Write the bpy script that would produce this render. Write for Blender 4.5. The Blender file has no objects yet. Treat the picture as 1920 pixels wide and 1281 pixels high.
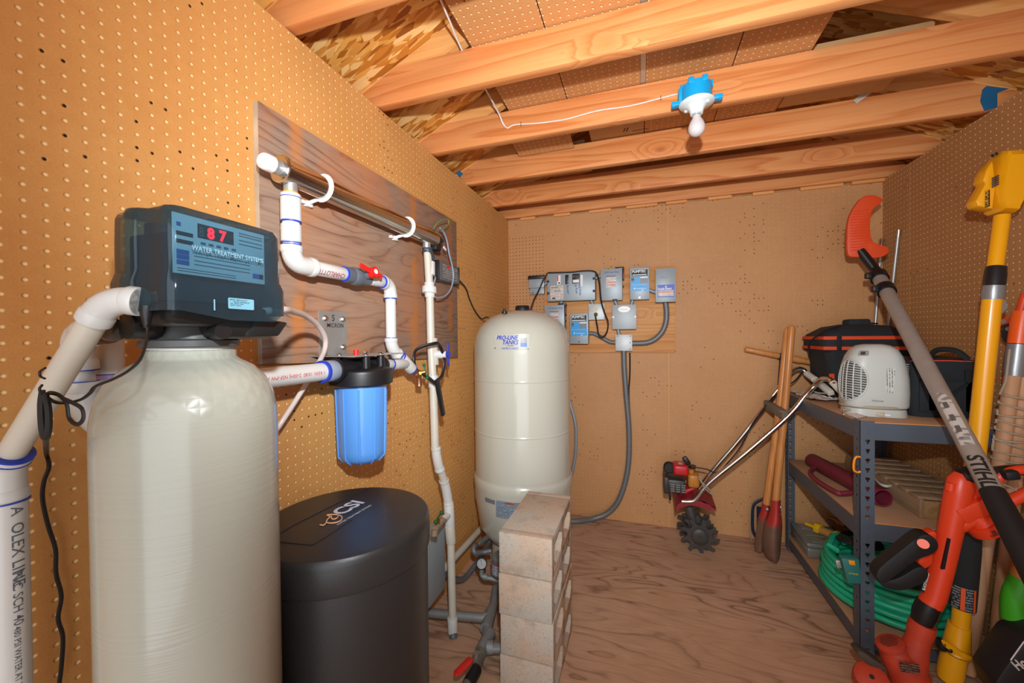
import bpy, bmesh, math, random
from mathutils import Vector as V, Matrix
rnd = random.Random(11)
SC = bpy.context.scene
COL = SC.collection
PI = math.pi
# ------------------------------------------------------------------ camera
FPX = 734.2
_yaw, _pitch, _roll = -0.31757, -0.01224, -0.01009
CF = V((math.sin(_yaw)*math.cos(_pitch), math.cos(_yaw)*math.cos(_pitch), math.sin(_pitch)))
_r = V((math.cos(_yaw), -math.sin(_yaw), 0)); _u = _r.cross(CF)
CR = _r*math.cos(_roll) + _u*math.sin(_roll)
CU = _u*math.cos(_roll) - _r*math.sin(_roll)
CP = V((0.937, 0, 1.28))
cam = bpy.data.cameras.new('camera'); cam.sensor_width = 36; cam.lens = FPX/1920*36; cam.clip_start = .02
co = bpy.data.objects.new('camera', cam); COL.objects.link(co)
co.matrix_world = Matrix(((CR.x, CU.x, -CF.x, CP.x), (CR.y, CU.y, -CF.y, CP.y), (CR.z, CU.z, -CF.z, CP.z), (0, 0, 0, 1)))
SC.camera = co

def at(x, y, ax, v):
    """a measured point of the photograph on the plane ax = v (metres)"""
    i = 'xyz'.index(ax)
    d = CR*((x-960)/FPX) - CU*((y-640.5)/FPX) + CF
    return CP + d*((v-CP[i])/d[i])
def at2(pts, ax, v): return [at(x, y, ax, v) for x, y in pts]

# ------------------------------------------------------------------ mesh builder
class MB:
    def __init__(s): s.bm = bmesh.new(); s.mi = 0
    def _add(s, t, smooth=True):
        bmesh.ops.recalc_face_normals(t, faces=t.faces)
        for f in t.faces: f.material_index = s.mi; f.smooth = smooth
        me = bpy.data.meshes.new('t'); t.to_mesh(me); t.free(); s.bm.from_mesh(me); bpy.data.meshes.remove(me)
        return s
    def box(s, lo, hi, bevel=0, seg=2):
        lo, hi = V(lo), V(hi)
        return s.obox((lo+hi)/2, hi-lo, None, bevel, seg)
    def obox(s, c, size, rot=None, bevel=0, seg=2):
        t = bmesh.new(); bmesh.ops.create_cube(t, size=1)
        for v in t.verts: v.co = V((v.co.x*size[0], v.co.y*size[1], v.co.z*size[2]))
        if bevel: bmesh.ops.bevel(t, geom=t.edges[:], offset=bevel, segments=seg, affect='EDGES', profile=.5, clamp_overlap=True)
        for v in t.verts: v.co = V(c) + (rot @ v.co if rot else v.co)
        return s._add(t)
    def bar(s, p0, p1, w, h, up=(0, 0, 1), bevel=0):
        p0, p1 = V(p0), V(p1); z = (p1-p0).normalized(); x = V(up).cross(z)
        if x.length < 1e-4: x = V((1, 0, 0)).cross(z)
        x.normalize(); y = z.cross(x)
        return s.obox((p0+p1)/2, (w, h, (p1-p0).length), Matrix((x, y, z)).transposed(), bevel)
    def tube(s, pts, r, n=12, caps=True, closed=False, flat=1.0, up=None):
        pts = [V(p) for p in pts]; m = len(pts)
        rs = r if isinstance(r, (list, tuple)) else [r]*m
        t = bmesh.new(); rings = []
        T = []
        for i in range(m):
            a = pts[(i-1) % m] if (i > 0 or closed) else pts[0]
            b = pts[(i+1) % m] if (i < m-1 or closed) else pts[-1]
            d = b-a
            T.append(d.normalized() if d.length > 1e-9 else V((0, 0, 1)))
        nrm = V(up) if up else V((0, 0, 1))
        nrm = nrm - T[0]*nrm.dot(T[0])
        if nrm.length < 1e-3: nrm = V((1, 0, 0)) - T[0]*T[0].x
        if nrm.length < 1e-3: nrm = V((0, 1, 0))
        nrm.normalize()
        for i in range(m):
            nrm = nrm - T[i]*nrm.dot(T[i])
            if nrm.length < 1e-6: nrm = T[i].orthogonal()
            nrm.normalize(); b = T[i].cross(nrm)
            rings.append([t.verts.new(pts[i] + nrm*(rs[i]*math.cos(k*2*PI/n)) + b*(rs[i]*flat*math.sin(k*2*PI/n))) for k in range(n)])
        for i in range(m if closed else m-1):
            a, b = rings[i], rings[(i+1) % m]
            for k in range(n): t.faces.new((a[k], a[(k+1) % n], b[(k+1) % n], b[k]))
        if caps and not closed:
            t.faces.new(rings[0]); t.faces.new(rings[-1])
        return s._add(t)
    def cyl(s, p0, p1, r, r2=None, n=24): return s.tube([p0, p1], [r, r if r2 is None else r2], n)
    def lathe(s, prof, o=(0, 0, 0), axis=(0, 0, 1), n=40, a0=0, a1=2*PI, caps=True):
        o = V(o); z = V(axis).normalized(); x = z.orthogonal().normalized() if abs(z.z) < .99 else V((1, 0, 0)); y = z.cross(x)
        t = bmesh.new(); full = abs(a1-a0-2*PI) < 1e-6; k = n if full else n+1; rings = []
        for r, h in prof:
            if r < 1e-6: rings.append([t.verts.new(o+z*h)])
            else: rings.append([t.verts.new(o+z*h+x*(r*math.cos(a0+(a1-a0)*i/n))+y*(r*math.sin(a0+(a1-a0)*i/n))) for i in range(k)])
        for a, b in zip(rings, rings[1:]):
            for i in range(k if full else k-1):
                j = (i+1) % k
                q = [a[i % len(a)], a[j % len(a)], b[j % len(b)], b[i % len(b)]]
                u = []
                for v in q:
                    if v not in u: u.append(v)
                if len(u) > 2: t.faces.new(u)
        if caps and full:
            for rg in (rings[0], rings[-1]):
                if len(rg) > 2: t.faces.new(rg)
        return s._add(t)
    def prism(s, poly, d, bevel=0):
        """poly: list of 3D points; d: extrusion vector"""
        t = bmesh.new(); d = V(d); a = [t.verts.new(V(p)) for p in poly]; b = [t.verts.new(V(p)+d) for p in poly]
        n = len(a); t.faces.new(a); t.faces.new(b)
        for i in range(n): t.faces.new((a[i], a[(i+1) % n], b[(i+1) % n], b[i]))
        if bevel:
            bmesh.ops.recalc_face_normals(t, faces=t.faces)
            bmesh.ops.bevel(t, geom=t.edges[:], offset=bevel, segments=2, affect='EDGES', profile=.5, clamp_overlap=True)
        return s._add(t)
    def loft(s, rings, caps=True, closed=False):
        t = bmesh.new(); R = [[t.verts.new(V(p)) for p in rg] for rg in rings]; n = len(R[0])
        for i in range(len(R) if closed else len(R)-1):
            a, b = R[i], R[(i+1) % len(R)]
            for k in range(n): t.faces.new((a[k], a[(k+1) % n], b[(k+1) % n], b[k]))
        if caps and not closed: t.faces.new(R[0]); t.faces.new(R[-1])
        return s._add(t)
    def ball(s, c, r, sc=(1, 1, 1), n=16, rot=None):
        t = bmesh.new(); bmesh.ops.create_uvsphere(t, u_segments=n, v_segments=max(6, n//2), radius=r)
        for v in t.verts:
            p = V((v.co.x*sc[0], v.co.y*sc[1], v.co.z*sc[2])); v.co = V(c) + (rot @ p if rot else p)
        return s._add(t)
    def poly(s, pts):
        t = bmesh.new(); t.faces.new([t.verts.new(V(p)) for p in pts]); 
        for f in t.faces: f.material_index = s.mi
        me = bpy.data.meshes.new('t'); t.to_mesh(me); t.free(); s.bm.from_mesh(me); bpy.data.meshes.remove(me); return s
    def patch(s, fn, nu, nv):
        t = bmesh.new(); g = [[t.verts.new(V(fn(i/nu, j/nv))) for j in range(nv+1)] for i in range(nu+1)]
        for i in range(nu):
            for j in range(nv): t.faces.new((g[i][j], g[i+1][j], g[i+1][j+1], g[i][j+1]))
        for f in t.faces: f.material_index = s.mi; f.smooth = True
        me = bpy.data.meshes.new('t'); t.to_mesh(me); t.free(); s.bm.from_mesh(me); bpy.data.meshes.remove(me); return s
    def text(s, body, o, ux, uy, size, bold=0, shear=0, sx=1.0, align='LEFT', wrap=None, space=1.0):
        """flat printed lettering; o origin, ux/uy directions, size in metres; wrap(x,y) maps to a curved surface"""
        cu = bpy.data.curves.new('txt', 'FONT'); cu.body = body; cu.size = 1; cu.offset = bold; cu.shear = shear
        cu.align_x = align; cu.fill_mode = 'FRONT'; cu.resolution_u = 3; cu.space_character = space
        ob = bpy.data.objects.new('txt', cu); me = bpy.data.meshes.new_from_object(ob)
        ux, uy, o = V(ux).normalized(), V(uy).normalized(), V(o)
        t = bmesh.new(); t.from_mesh(me)
        if wrap:                                    # cut the letters into strips so that they follow the curved skin
            ys = [v.co.y for v in t.verts]
            for k in range(1, 9): bmesh.ops.bisect_plane(t, geom=t.verts[:]+t.edges[:]+t.faces[:], plane_co=(0, min(ys)+(max(ys)-min(ys))*k/9, 0), plane_no=(0, 1, 0))
        for v in t.verts:
            x, y = v.co.x*size*sx, v.co.y*size
            v.co = wrap(x, y) if wrap else o + ux*x + uy*y
        for f in t.faces: f.material_index = s.mi; f.smooth = False
        t.to_mesh(me); t.free(); s.bm.from_mesh(me); bpy.data.meshes.remove(me)
        bpy.data.objects.remove(ob); bpy.data.curves.remove(cu); return s
    def m(s, i): s.mi = i; return s

def rect3(o, ux, uy, x0, y0, x1, y1):
    o, ux, uy = V(o), V(ux), V(uy)
    return [o+ux*x0+uy*y0, o+ux*x1+uy*y0, o+ux*x1+uy*y1, o+ux*x0+uy*y1]

ORIG = {}
def thing(name, label, cat, loc=(0, 0, 0), group=None):
    o = bpy.data.objects.new(name, None); COL.objects.link(o); o.empty_display_size = .05
    o.location = loc; ORIG[o.name] = V(loc); o['label'] = label; o['category'] = cat
    if group: o['group'] = group
    return o
def obj(name, mb, mats, parent=None, label=None, cat=None, group=None, kind=None, loc=None, sharp=40):
    bm = mb.bm
    org = ORIG[parent.name] if parent else V(loc) if loc else None
    if org is None:
        xs = [v.co for v in bm.verts]
        org = V(((min(p.x for p in xs)+max(p.x for p in xs))/2, (min(p.y for p in xs)+max(p.y for p in xs))/2, min(p.z for p in xs)))
    for v in bm.verts: v.co -= org
    me = bpy.data.meshes.new(name); bm.to_mesh(me); bm.free()
    for mt in (mats if isinstance(mats, (list, tuple)) else [mats]): me.materials.append(mt)
    me.set_sharp_from_angle(angle=math.radians(sharp))
    o = bpy.data.objects.new(name, me); COL.objects.link(o)
    if parent: o.parent = parent
    else: o.location = org
    ORIG[o.name] = org
    if label: o['label'] = label
    if cat: o['category'] = cat
    if group: o['group'] = group
    if kind: o['kind'] = kind
    return o
def struct(name, mb, mats, loc=None): return obj(name, mb, mats, kind='structure', loc=loc)
def copy_thing(o, loc, label=None):
    c = o.copy(); COL.objects.link(c); c.location = loc; ORIG[c.name] = V(loc)
    if label: c['label'] = label
    for ch in [x for x in COL.objects if x.parent == o]:
        d = ch.copy(); COL.objects.link(d); d.parent = c
        for g in [x for x in COL.objects if x.parent == ch]:
            e = g.copy(); COL.objects.link(e); e.parent = d
    return c
def spline(pts, k=6, closed=False):
    P = [V(p) for p in pts]; n = len(P); out = []
    for i in range(n if closed else n-1):
        p0 = P[(i-1) % n] if (closed or i > 0) else P[0]*2-P[1]
        p1, p2 = P[i], P[(i+1) % n]
        p3 = P[(i+2) % n] if (closed or i < n-2) else P[-1]*2-P[-2]
        for j in range(k):
            t = j/k
            out.append(.5*((2*p1)+(p2-p0)*t+(2*p0-5*p1+4*p2-p3)*t*t+(3*p1-p0-3*p2+p3)*t**3))
    if not closed: out.append(P[-1])
    return out
def arc_corner(a, c, b, r, k=6):
    """points of a rounded corner at c between a and b"""
    a, c, b = V(a), V(c), V(b); u = (a-c).normalized(); w = (b-c).normalized()
    p0, p1 = c+u*r, c+w*r
    return [p0*(1-t)**2 + c*2*t*(1-t) + p1*t*t for t in [i/k for i in range(k+1)]]
def round_rect(w, h, r, k=5):
    out = []
    for cx, cy, a in ((w/2-r, h/2-r, 0), (-w/2+r, h/2-r, 90), (-w/2+r, -h/2+r, 180), (w/2-r, -h/2+r, 270)):
        for i in range(k+1):
            t = math.radians(a+90*i/k); out.append((cx+r*math.cos(t), cy+r*math.sin(t)))
    return out

# ------------------------------------------------------------------ materials
def lin(c):
    if isinstance(c, str): c = tuple(int(c[i:i+2], 16) for i in (1, 3, 5))
    return tuple((x/255/12.92 if x/255 < .04045 else ((x/255+.055)/1.055)**2.4) for x in c[:3]) + (1,)
class NT:
    def __init__(s, name):
        s.mat = bpy.data.materials.new(name); s.mat.use_nodes = True; s.t = s.mat.node_tree
        s.b = s.t.nodes['Principled BSDF']
    def n(s, typ, ins={}, **at):
        nd = s.t.nodes.new('ShaderNode'+typ)
        for k, v in at.items(): setattr(nd, k, v)
        for k, v in ins.items(): s.set(nd.inputs[k], v)
        return nd
    def set(s, sock, v):
        if isinstance(v, bpy.types.NodeSocket): s.t.links.new(v, sock)
        else: sock.default_value = v
    def P(s, **k):
        for a, v in k.items(): s.set(s.b.inputs[a.replace('_', ' ')], v)
    def math(s, op, a, b=0., c=0.):
        nd = s.n('Math', operation=op); s.set(nd.inputs[0], a); s.set(nd.inputs[1], b); s.set(nd.inputs[2], c); return nd.outputs[0]
    def mix(s, f, a, b, blend='MIX'):
        nd = s.n('Mix', data_type='RGBA', blend_type=blend); s.set(nd.inputs[0], f); s.set(nd.inputs[6], a); s.set(nd.inputs[7], b); return nd.outputs[2]
    def ramp(s, f, stops, interp='LINEAR'):
        nd = s.n('ValToRGB', {'Fac': f}); e = nd.color_ramp.elements; nd.color_ramp.interpolation = interp
        while len(e) < len(stops): e.new(.5)
        for i, (p, c) in enumerate(stops):
            e[i].position = p; e[i].color = c if isinstance(c, tuple) and len(c) == 4 else (c, c, c, 1)
        return nd.outputs[0]
    def coord(s, scale=(1, 1, 1), rot=(0, 0, 0), loc=(0, 0, 0), rand=False):
        tc = s.n('TexCoord').outputs['Object']
        if rand:
            r = s.n('ObjectInfo').outputs['Random']
            ml = s.n('VectorMath', operation='SCALE'); ml.inputs[0].default_value = (7.3, 5.1, 9.7); s.t.links.new(r, ml.inputs['Scale'])
            ad = s.n('VectorMath', operation='ADD'); s.t.links.new(tc, ad.inputs[0]); s.t.links.new(ml.outputs[0], ad.inputs[1]); tc = ad.outputs[0]
        return s.n('Mapping', {'Vector': tc, 'Scale': scale, 'Rotation': rot, 'Location': loc}).outputs[0]
    def noise(s, vec, scale, detail=3, rough=.5, dist=0, out='Fac'):
        return s.n('TexNoise', {'Vector': vec, 'Scale': scale, 'Detail': detail, 'Roughness': rough, 'Distortion': dist}).outputs[out]
    def bump(s, h, strength=.3, dist=.002):
        return s.n('Bump', {'Height': h, 'Strength': strength, 'Distance': dist}).outputs[0]
MATS = {}
def mat(name, c, rough=.5, metal=0, var=.0, bump=0, bscale=60, spec=.5, coat=0, emit=None):
    if name in MATS: return MATS[name]
    t = NT(name); col = lin(c)
    t.P(Roughness=rough, Metallic=metal, Specular_IOR_Level=spec)
    if coat: t.P(Coat_Weight=coat, Coat_Roughness=.08)
    if var:
        f = t.noise(t.coord(), 9, 5, .6)
        f2 = t.ramp(f, [(.3, 0.), (.7, 1.)])
        d = tuple(x*(1-var) for x in col[:3])+(1,); l = tuple(min(1, x*(1+var*.6)) for x in col[:3])+(1,)
        t.P(Base_Color=t.mix(f2, d, l))
    else: t.P(Base_Color=col)
    if bump: t.P(Normal=t.bump(t.noise(t.coord(), bscale, 3), bump, .001))
    if emit: t.P(Emission_Color=lin(emit[0]), Emission_Strength=emit[1])
    MATS[name] = t.mat; return t.mat

def pegboard(name, axes, seams, off, c1, c2, dark=.12, holecol='#ffdca0', darkzone=None):
    """hardboard with quarter-inch holes on a one-inch grid; axes = the two in-plane axes"""
    t = NT(name); tc = t.n('TexCoord').outputs['Object']
    sp = t.n('SeparateXYZ', {0: tc}); A, B = sp.outputs[axes[0]], sp.outputs[axes[1]]
    def cell(s_, o):
        q = t.math('DIVIDE', t.math('SUBTRACT', s_, o), .0254); w = t.math('ROUND', q); return t.math('SUBTRACT', q, w), w
    fa, ia = cell(A, off[0]); fb, ib = cell(B, off[1])
    d = t.math('SQRT', t.math('ADD', t.math('MULTIPLY', fa, fa), t.math('MULTIPLY', fb, fb)))
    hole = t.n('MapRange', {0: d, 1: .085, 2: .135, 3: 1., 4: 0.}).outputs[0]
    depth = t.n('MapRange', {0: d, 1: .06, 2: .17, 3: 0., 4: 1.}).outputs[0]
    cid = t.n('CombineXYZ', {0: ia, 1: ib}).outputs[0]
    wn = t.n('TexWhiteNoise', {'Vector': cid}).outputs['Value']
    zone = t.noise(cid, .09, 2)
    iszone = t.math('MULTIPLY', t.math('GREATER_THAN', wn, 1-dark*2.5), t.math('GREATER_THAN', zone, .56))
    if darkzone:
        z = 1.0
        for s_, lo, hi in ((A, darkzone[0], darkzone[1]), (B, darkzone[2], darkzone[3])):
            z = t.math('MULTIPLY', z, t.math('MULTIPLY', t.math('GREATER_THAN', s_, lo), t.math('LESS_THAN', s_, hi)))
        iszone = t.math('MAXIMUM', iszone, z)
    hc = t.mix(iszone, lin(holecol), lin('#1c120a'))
    n1 = t.noise(tc, 2.2, 4, .6); n2 = t.noise(tc, 320, 2, .7); n3 = t.noise(tc, 40, 4, .65)
    f = t.math('ADD', t.math('MULTIPLY', n1, .45), t.math('ADD', t.math('MULTIPLY', n2, .3), t.math('MULTIPLY', n3, .25)))
    base = t.mix(t.ramp(f, [(.35, 0.), (.65, 1.)]), lin(c1), lin(c2))
    sc = t.noise(t.n('Mapping', {'Vector': tc, 'Scale': (30, 30, 90), 'Rotation': (.6, .4, 0)}).outputs[0], 4, 4, .7)
    patchy = t.ramp(t.noise(tc, 1.7, 2), [(.55, 0.), (.72, 1.)])
    scuff = t.math('MULTIPLY', t.math('MULTIPLY', t.ramp(sc, [(.62, 0.), (.72, 1.)]), patchy), .45)
    base = t.mix(scuff, base, lin('#d9c9b4'))
    for ax, v in seams:
        s_ = sp.outputs[ax]
        e = t.math('LESS_THAN', t.math('ABSOLUTE', t.math('SUBTRACT', s_, v)), .0021)
        base = t.mix(t.math('MULTIPLY', e, .75), base, lin('#dba468'))
    t.P(Base_Color=t.mix(hole, base, hc), Roughness=.55, Specular_IOR_Level=.35)
    hgt = t.math('ADD', depth, t.math('MULTIPLY', n2, .06))
    t.P(Normal=t.bump(hgt, .55, .003))
    return t.mat

def lumber(name, c1, c2, ck, ax=0, knots=True, knot_scale=1.0, rough=.55, dens=1.0):
    """sawn softwood; ax = the grain direction"""
    t = NT(name)
    def sc(along, across): v = [across]*3; v[ax] = along; return tuple(v)
    p = t.coord(rand=True)
    def mp(along, across): return t.n('Mapping', {'Vector': p, 'Scale': sc(along, across)}).outputs[0]
    warp = t.noise(mp(.45, 6), 1, 2.2, .5)
    if knots:
        kv = [6.5*knot_scale]*3; kv[ax] = 2.9*knot_scale; kv[1] = .5
        vo = t.n('TexVoronoi', {'Vector': t.n('Mapping', {'Vector': p, 'Scale': tuple(kv)}).outputs[0], 'Scale': 1., 'Randomness': 1.})
        vd = vo.outputs['Distance']; pick = t.n('SeparateColor', {0: vo.outputs['Color']}).outputs[0]
        on = t.math('GREATER_THAN', pick, .6)
        near = t.math('MULTIPLY', t.n('MapRange', {0: vd, 1: .05, 2: .42, 3: 1., 4: 0.}).outputs[0], on)
        core = t.math('MULTIPLY', t.n('MapRange', {0: vd, 1: .06, 2: .13, 3: 1., 4: 0.}).outputs[0], on)
        ringv = t.math('ADD', t.math('MULTIPLY', warp, 5.0), t.math('MULTIPLY', near, 1.6))
    else: near = core = None; ringv = t.math('MULTIPLY', warp, 5.0)
    fine = t.noise(mp(3, 120), 1, 2, .6)
    rg = t.math('ADD', t.math('MULTIPLY', ringv, 2.2*dens), t.math('MULTIPLY', fine, .5))
    band = t.math('FRACT', rg)
    f = t.ramp(band, [(0, .1), (.55, .45), (.85, 1.), (.97, .15)])
    big = t.noise(mp(.5, 3), 1.3, 2)
    f = t.math('ADD', t.math('MULTIPLY', f, .4), t.math('ADD', t.math('MULTIPLY', big, .5), t.math('MULTIPLY', fine, .22)))
    c = t.mix(t.ramp(f, [(.2, 0.), (.85, 1.)]), lin(c1), lin(c2))
    if knots:
        c = t.mix(t.math('MULTIPLY', near, .45), c, lin(c2))
        c = t.mix(t.math('MULTIPLY', core, .8), c, lin(ck))
    t.P(Base_Color=c, Roughness=rough, Specular_IOR_Level=.3, Normal=t.bump(fine, .15, .001))
    return t.mat

def plywood(name, c1, c2, cd, along=0, thr=.5, stain=None, freq=9, rough=.65, across=4.2, bumpy=.2, streaks=()):
    """rotary-cut veneer: contour-like grain running along one axis"""
    t = NT(name); p = t.coord()
    def mp(a, b): v = [b]*3; v[along] = a; return t.n('Mapping', {'Vector': p, 'Scale': tuple(v)}).outputs[0]
    h = t.noise(mp(.9, across), 1, 3.2, .5, .35)
    h2 = t.noise(mp(2.5, across*4), 1, 3, .6)
    fine = t.noise(mp(9, 190), 1, 2, .6)
    v = t.math('FRACT', t.math('ADD', t.math('MULTIPLY', h, freq), t.math('MULTIPLY', h2, .45)))
    line = t.ramp(v, [(0, 1.), (.06, .75), (.22, .2), (.6, 0.), (.93, .25), (1, 1.)])
    mask = t.ramp(t.noise(mp(.8, 2.6), 1.6, 2), [(.34, .2), (.55, 1.)])
    big = t.ramp(t.noise(p, 2.3, 3, .6), [(.32, 0.), (.68, 1.)])
    c = t.mix(big, lin(c1), lin(c2))
    c = t.mix(t.math('MULTIPLY', t.ramp(fine, [(.45, 0.), (.7, 1.)]), .22), c, lin(cd))
    c = t.mix(t.math('MULTIPLY', t.math('MULTIPLY', line, mask), .7), c, lin(cd))
    vo = t.n('TexVoronoi', {'Vector': mp(1.9, 4.2), 'Scale': 1., 'Randomness': 1.})
    on = t.math('GREATER_THAN', t.n('SeparateColor', {0: vo.outputs['Color']}).outputs[1], .72)
    ring = t.ramp(vo.outputs['Distance'], [(.0, .0), (.05, .0), (.085, 1.), (.12, .25), (.2, 0.)])
    c = t.mix(t.math('MULTIPLY', t.math('MULTIPLY', ring, on), .6), c, lin(cd))
    if stain:
        sm = t.ramp(t.noise(p, 3.1, 4, .62), [(.5, 0.), (.66, 1.)]); c = t.mix(t.math('MULTIPLY', sm, .6), c, lin(stain))
    if streaks:
        sp = t.n('SeparateXYZ', {0: p}); nz = t.noise(t.n('Mapping', {'Vector': p, 'Scale': (3, 3, 3.5)}).outputs[0], 2.2, 3)
        for v0 in streaks:
            e = t.math('ABSOLUTE', t.math('SUBTRACT', t.math('ADD', sp.outputs[along], t.math('MULTIPLY', t.math('SUBTRACT', nz, .5), .05)), v0))
            k = t.math('MULTIPLY', t.n('MapRange', {0: e, 1: .008, 2: .035, 3: 1., 4: 0.}).outputs[0], t.ramp(nz, [(.35, 0.), (.6, .75)]))
            c = t.mix(k, c, lin('#c47a3a'))
    t.P(Base_Color=c, Roughness=rough, Specular_IOR_Level=.25, Normal=t.bump(t.math('SUBTRACT', fine, line), bumpy, .0015))
    return t.mat

def osb(name):
    t = NT(name); p = t.coord(); c = None
    for i, (ang, s1, s2) in enumerate(((.3, 16, 52), (1.7, 15, 46), (-.8, 18, 60), (2.6, 14, 44))):
        v = t.n('TexVoronoi', {'Vector': t.n('Mapping', {'Vector': p, 'Rotation': (0, 0, ang), 'Scale': (s1, s2, 1)}).outputs[0], 'Scale': 1., 'Randomness': 1.})
        r = t.n('SeparateColor', {0: v.outputs['Color']}).outputs[0]
        ci = t.ramp(r, [(0, lin('#8a4a14')), (.25, lin('#c07828')), (.6, lin('#dca04c')), (1, lin('#f0c684'))])
        if c is None: c = ci
        else:
            k = t.math('GREATER_THAN', t.n('SeparateColor', {0: v.outputs['Color']}).outputs[1], .55); c = t.mix(k, c, ci)
    t.P(Base_Color=c, Roughness=.5, Normal=t.bump(t.noise(p, 60, 3), .2, .002)); return t.mat

def text_block(name, paper, ink, axes, pitch, words=2.2):
    """paper label with rows of print too small to read"""
    t = NT(name); tc = t.n('TexCoord').outputs['Object']; sp = t.n('SeparateXYZ', {0: tc})
    a, b = sp.outputs[axes[0]], sp.outputs[axes[1]]
    q = t.math('DIVIDE', b, pitch); row = t.math('FLOOR', q); fr = t.math('FRACT', q)
    on = t.math('LESS_THAN', fr, .5)
    v = t.n('CombineXYZ', {0: t.math('MULTIPLY', a, words/pitch), 1: t.math('MULTIPLY', row, 7.3)}).outputs[0]
    w = t.noise(v, 1.0, 2); big = t.noise(v, .12, 1)
    f = t.math('MULTIPLY', t.math('MULTIPLY', on, t.math('GREATER_THAN', w, .45)), t.math('GREATER_THAN', big, .38))
    t.P(Base_Color=t.mix(t.math('MULTIPLY', f, .75), lin(paper), lin(ink)), Roughness=.45); return t.mat
# ------------------------------------------------------------------ shared materials
RW, BY = 2.251, 2.79            # right wall, back wall
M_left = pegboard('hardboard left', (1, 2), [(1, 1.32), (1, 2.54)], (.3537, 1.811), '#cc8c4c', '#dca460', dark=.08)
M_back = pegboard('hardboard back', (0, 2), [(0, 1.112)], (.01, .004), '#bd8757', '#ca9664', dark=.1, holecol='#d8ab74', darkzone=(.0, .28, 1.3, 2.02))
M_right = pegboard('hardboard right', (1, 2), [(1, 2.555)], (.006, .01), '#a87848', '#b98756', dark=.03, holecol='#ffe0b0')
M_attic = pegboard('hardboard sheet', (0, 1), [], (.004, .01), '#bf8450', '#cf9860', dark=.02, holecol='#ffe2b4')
M_joist = lumber('fir lumber', '#eaa66a', '#c9733a', '#8a4420', 0, True, 1.0, .5)
M_rafter = lumber('fir rafter', '#e6ad6c', '#cf8a48', '#8f5426', 0, False)
M_board = lumber('panel board', '#e0a86c', '#c07c42', '#70381a', 0, True, 1.3)
M_osb = osb('strand board')
M_floor = plywood('floor plywood', '#c29a7c', '#cfa688', '#553726', 0, freq=15, stain='#bd9474', across=3.6)
M_ply = plywood('weathered plywood', '#a67f66', '#958070', '#56301f', 1, freq=17, stain='#b8764c', across=4.4, streaks=(.87, 1.47, 1.80))
M_frame = mat('stud wood', '#b58450', .7, var=.2)
M_pvc = mat('white pvc', '#d2d2ce', .32, var=.02)
M_pvcold = mat('aged pvc', '#ccc5b6', .4, var=.08)
M_glue = mat('blue primer', '#1f3fb4', .4)
M_cream = mat('tank enamel', '#bdbcae', .22, coat=.6)
M_black = mat('black plastic', '#17171a', .42, bump=.05, bscale=300)
M_blackgloss = mat('gloss black', '#101114', .18)
M_rubber = mat('black rubber', '#141416', .6)
M_steel = mat('stainless', '#c9c6c0', .16, 1)
M_galv = mat('galvanised', '#b9bcbc', .42, .7, var=.12)
M_chrome = mat('chrome', '#d5d5d5', .12, 1)
M_brass = mat('brass', '#c79a4a', .3, .9)
M_copper = mat('copper', '#b9805e', .35, .8, var=.2)
M_greypvc = mat('grey pvc', '#5a616a', .4)
M_greyclear = mat('primed grey pvc', '#8d97a8', .3)
M_red = mat('red plastic', '#d81f1c', .35)
M_green = mat('green metal', '#0f5a33', .4)
M_blue = mat('blue handle', '#2a35a0', .4)
M_white = mat('white plastic', '#e8e8e6', .35)
M_cord = mat('black cord', '#1b1b1c', .5)
M_pipegrey = mat('old grey pipe', '#8a8b8a', .55, .3, var=.18)
M_enclosure = mat('grey enclosure', '#9aa5ab', .42, .1, var=.03)
M_conduit = mat('grey conduit', '#74777a', .5, .3)
M_flexgrey = mat('flex nipple', '#8e989e', .45, .2)

# ------------------------------------------------------------------ room shell
Z_EAVE, SLOPE = 2.262, .44
RIDGE_X = RW/2; Z_RIDGE = Z_EAVE + SLOPE*RIDGE_X
FY = -.78                        # front wall with the open doorway behind the photographer
m = MB(); m.box((-.12, FY-.1, -.04), (RW+.12, BY+.12, 0)); struct('floor', m, M_floor, (0, 0, 0))
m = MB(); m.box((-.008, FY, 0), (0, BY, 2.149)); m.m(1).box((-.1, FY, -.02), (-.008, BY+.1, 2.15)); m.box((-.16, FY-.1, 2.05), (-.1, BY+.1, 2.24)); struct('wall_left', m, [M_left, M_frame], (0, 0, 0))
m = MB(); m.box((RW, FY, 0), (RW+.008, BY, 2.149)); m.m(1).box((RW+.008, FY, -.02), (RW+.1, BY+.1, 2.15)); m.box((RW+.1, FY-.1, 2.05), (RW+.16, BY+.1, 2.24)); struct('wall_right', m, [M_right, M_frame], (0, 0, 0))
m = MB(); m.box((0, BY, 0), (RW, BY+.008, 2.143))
m.m(1).prism([(-.1, BY+.008, -.02), (RW+.1, BY+.008, -.02), (RW+.1, BY+.008, 2.25), (RIDGE_X, BY+.008, Z_RIDGE), (-.1, BY+.008, 2.25)], (0, .09, 0))
struct('wall_back', m, [M_back, M_frame], (0, 0, 0))
DX0, DX1, DZ = .25, 2.0, 2.06
m = MB()
m.box((-.1, FY-.09, -.02), (DX0, FY, 2.262)); m.box((DX1, FY-.09, -.02), (RW+.1, FY, 2.262)); m.box((DX0, FY-.09, DZ), (DX1, FY, 2.262))
m.prism([(-.1, FY-.09, 2.262), (RW+.1, FY-.09, 2.262), (RIDGE_X, FY-.09, Z_RIDGE)], (0, .09, 0))
struct('wall_front', m, M_frame, (0, 0, 0))
m = MB()
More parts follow.
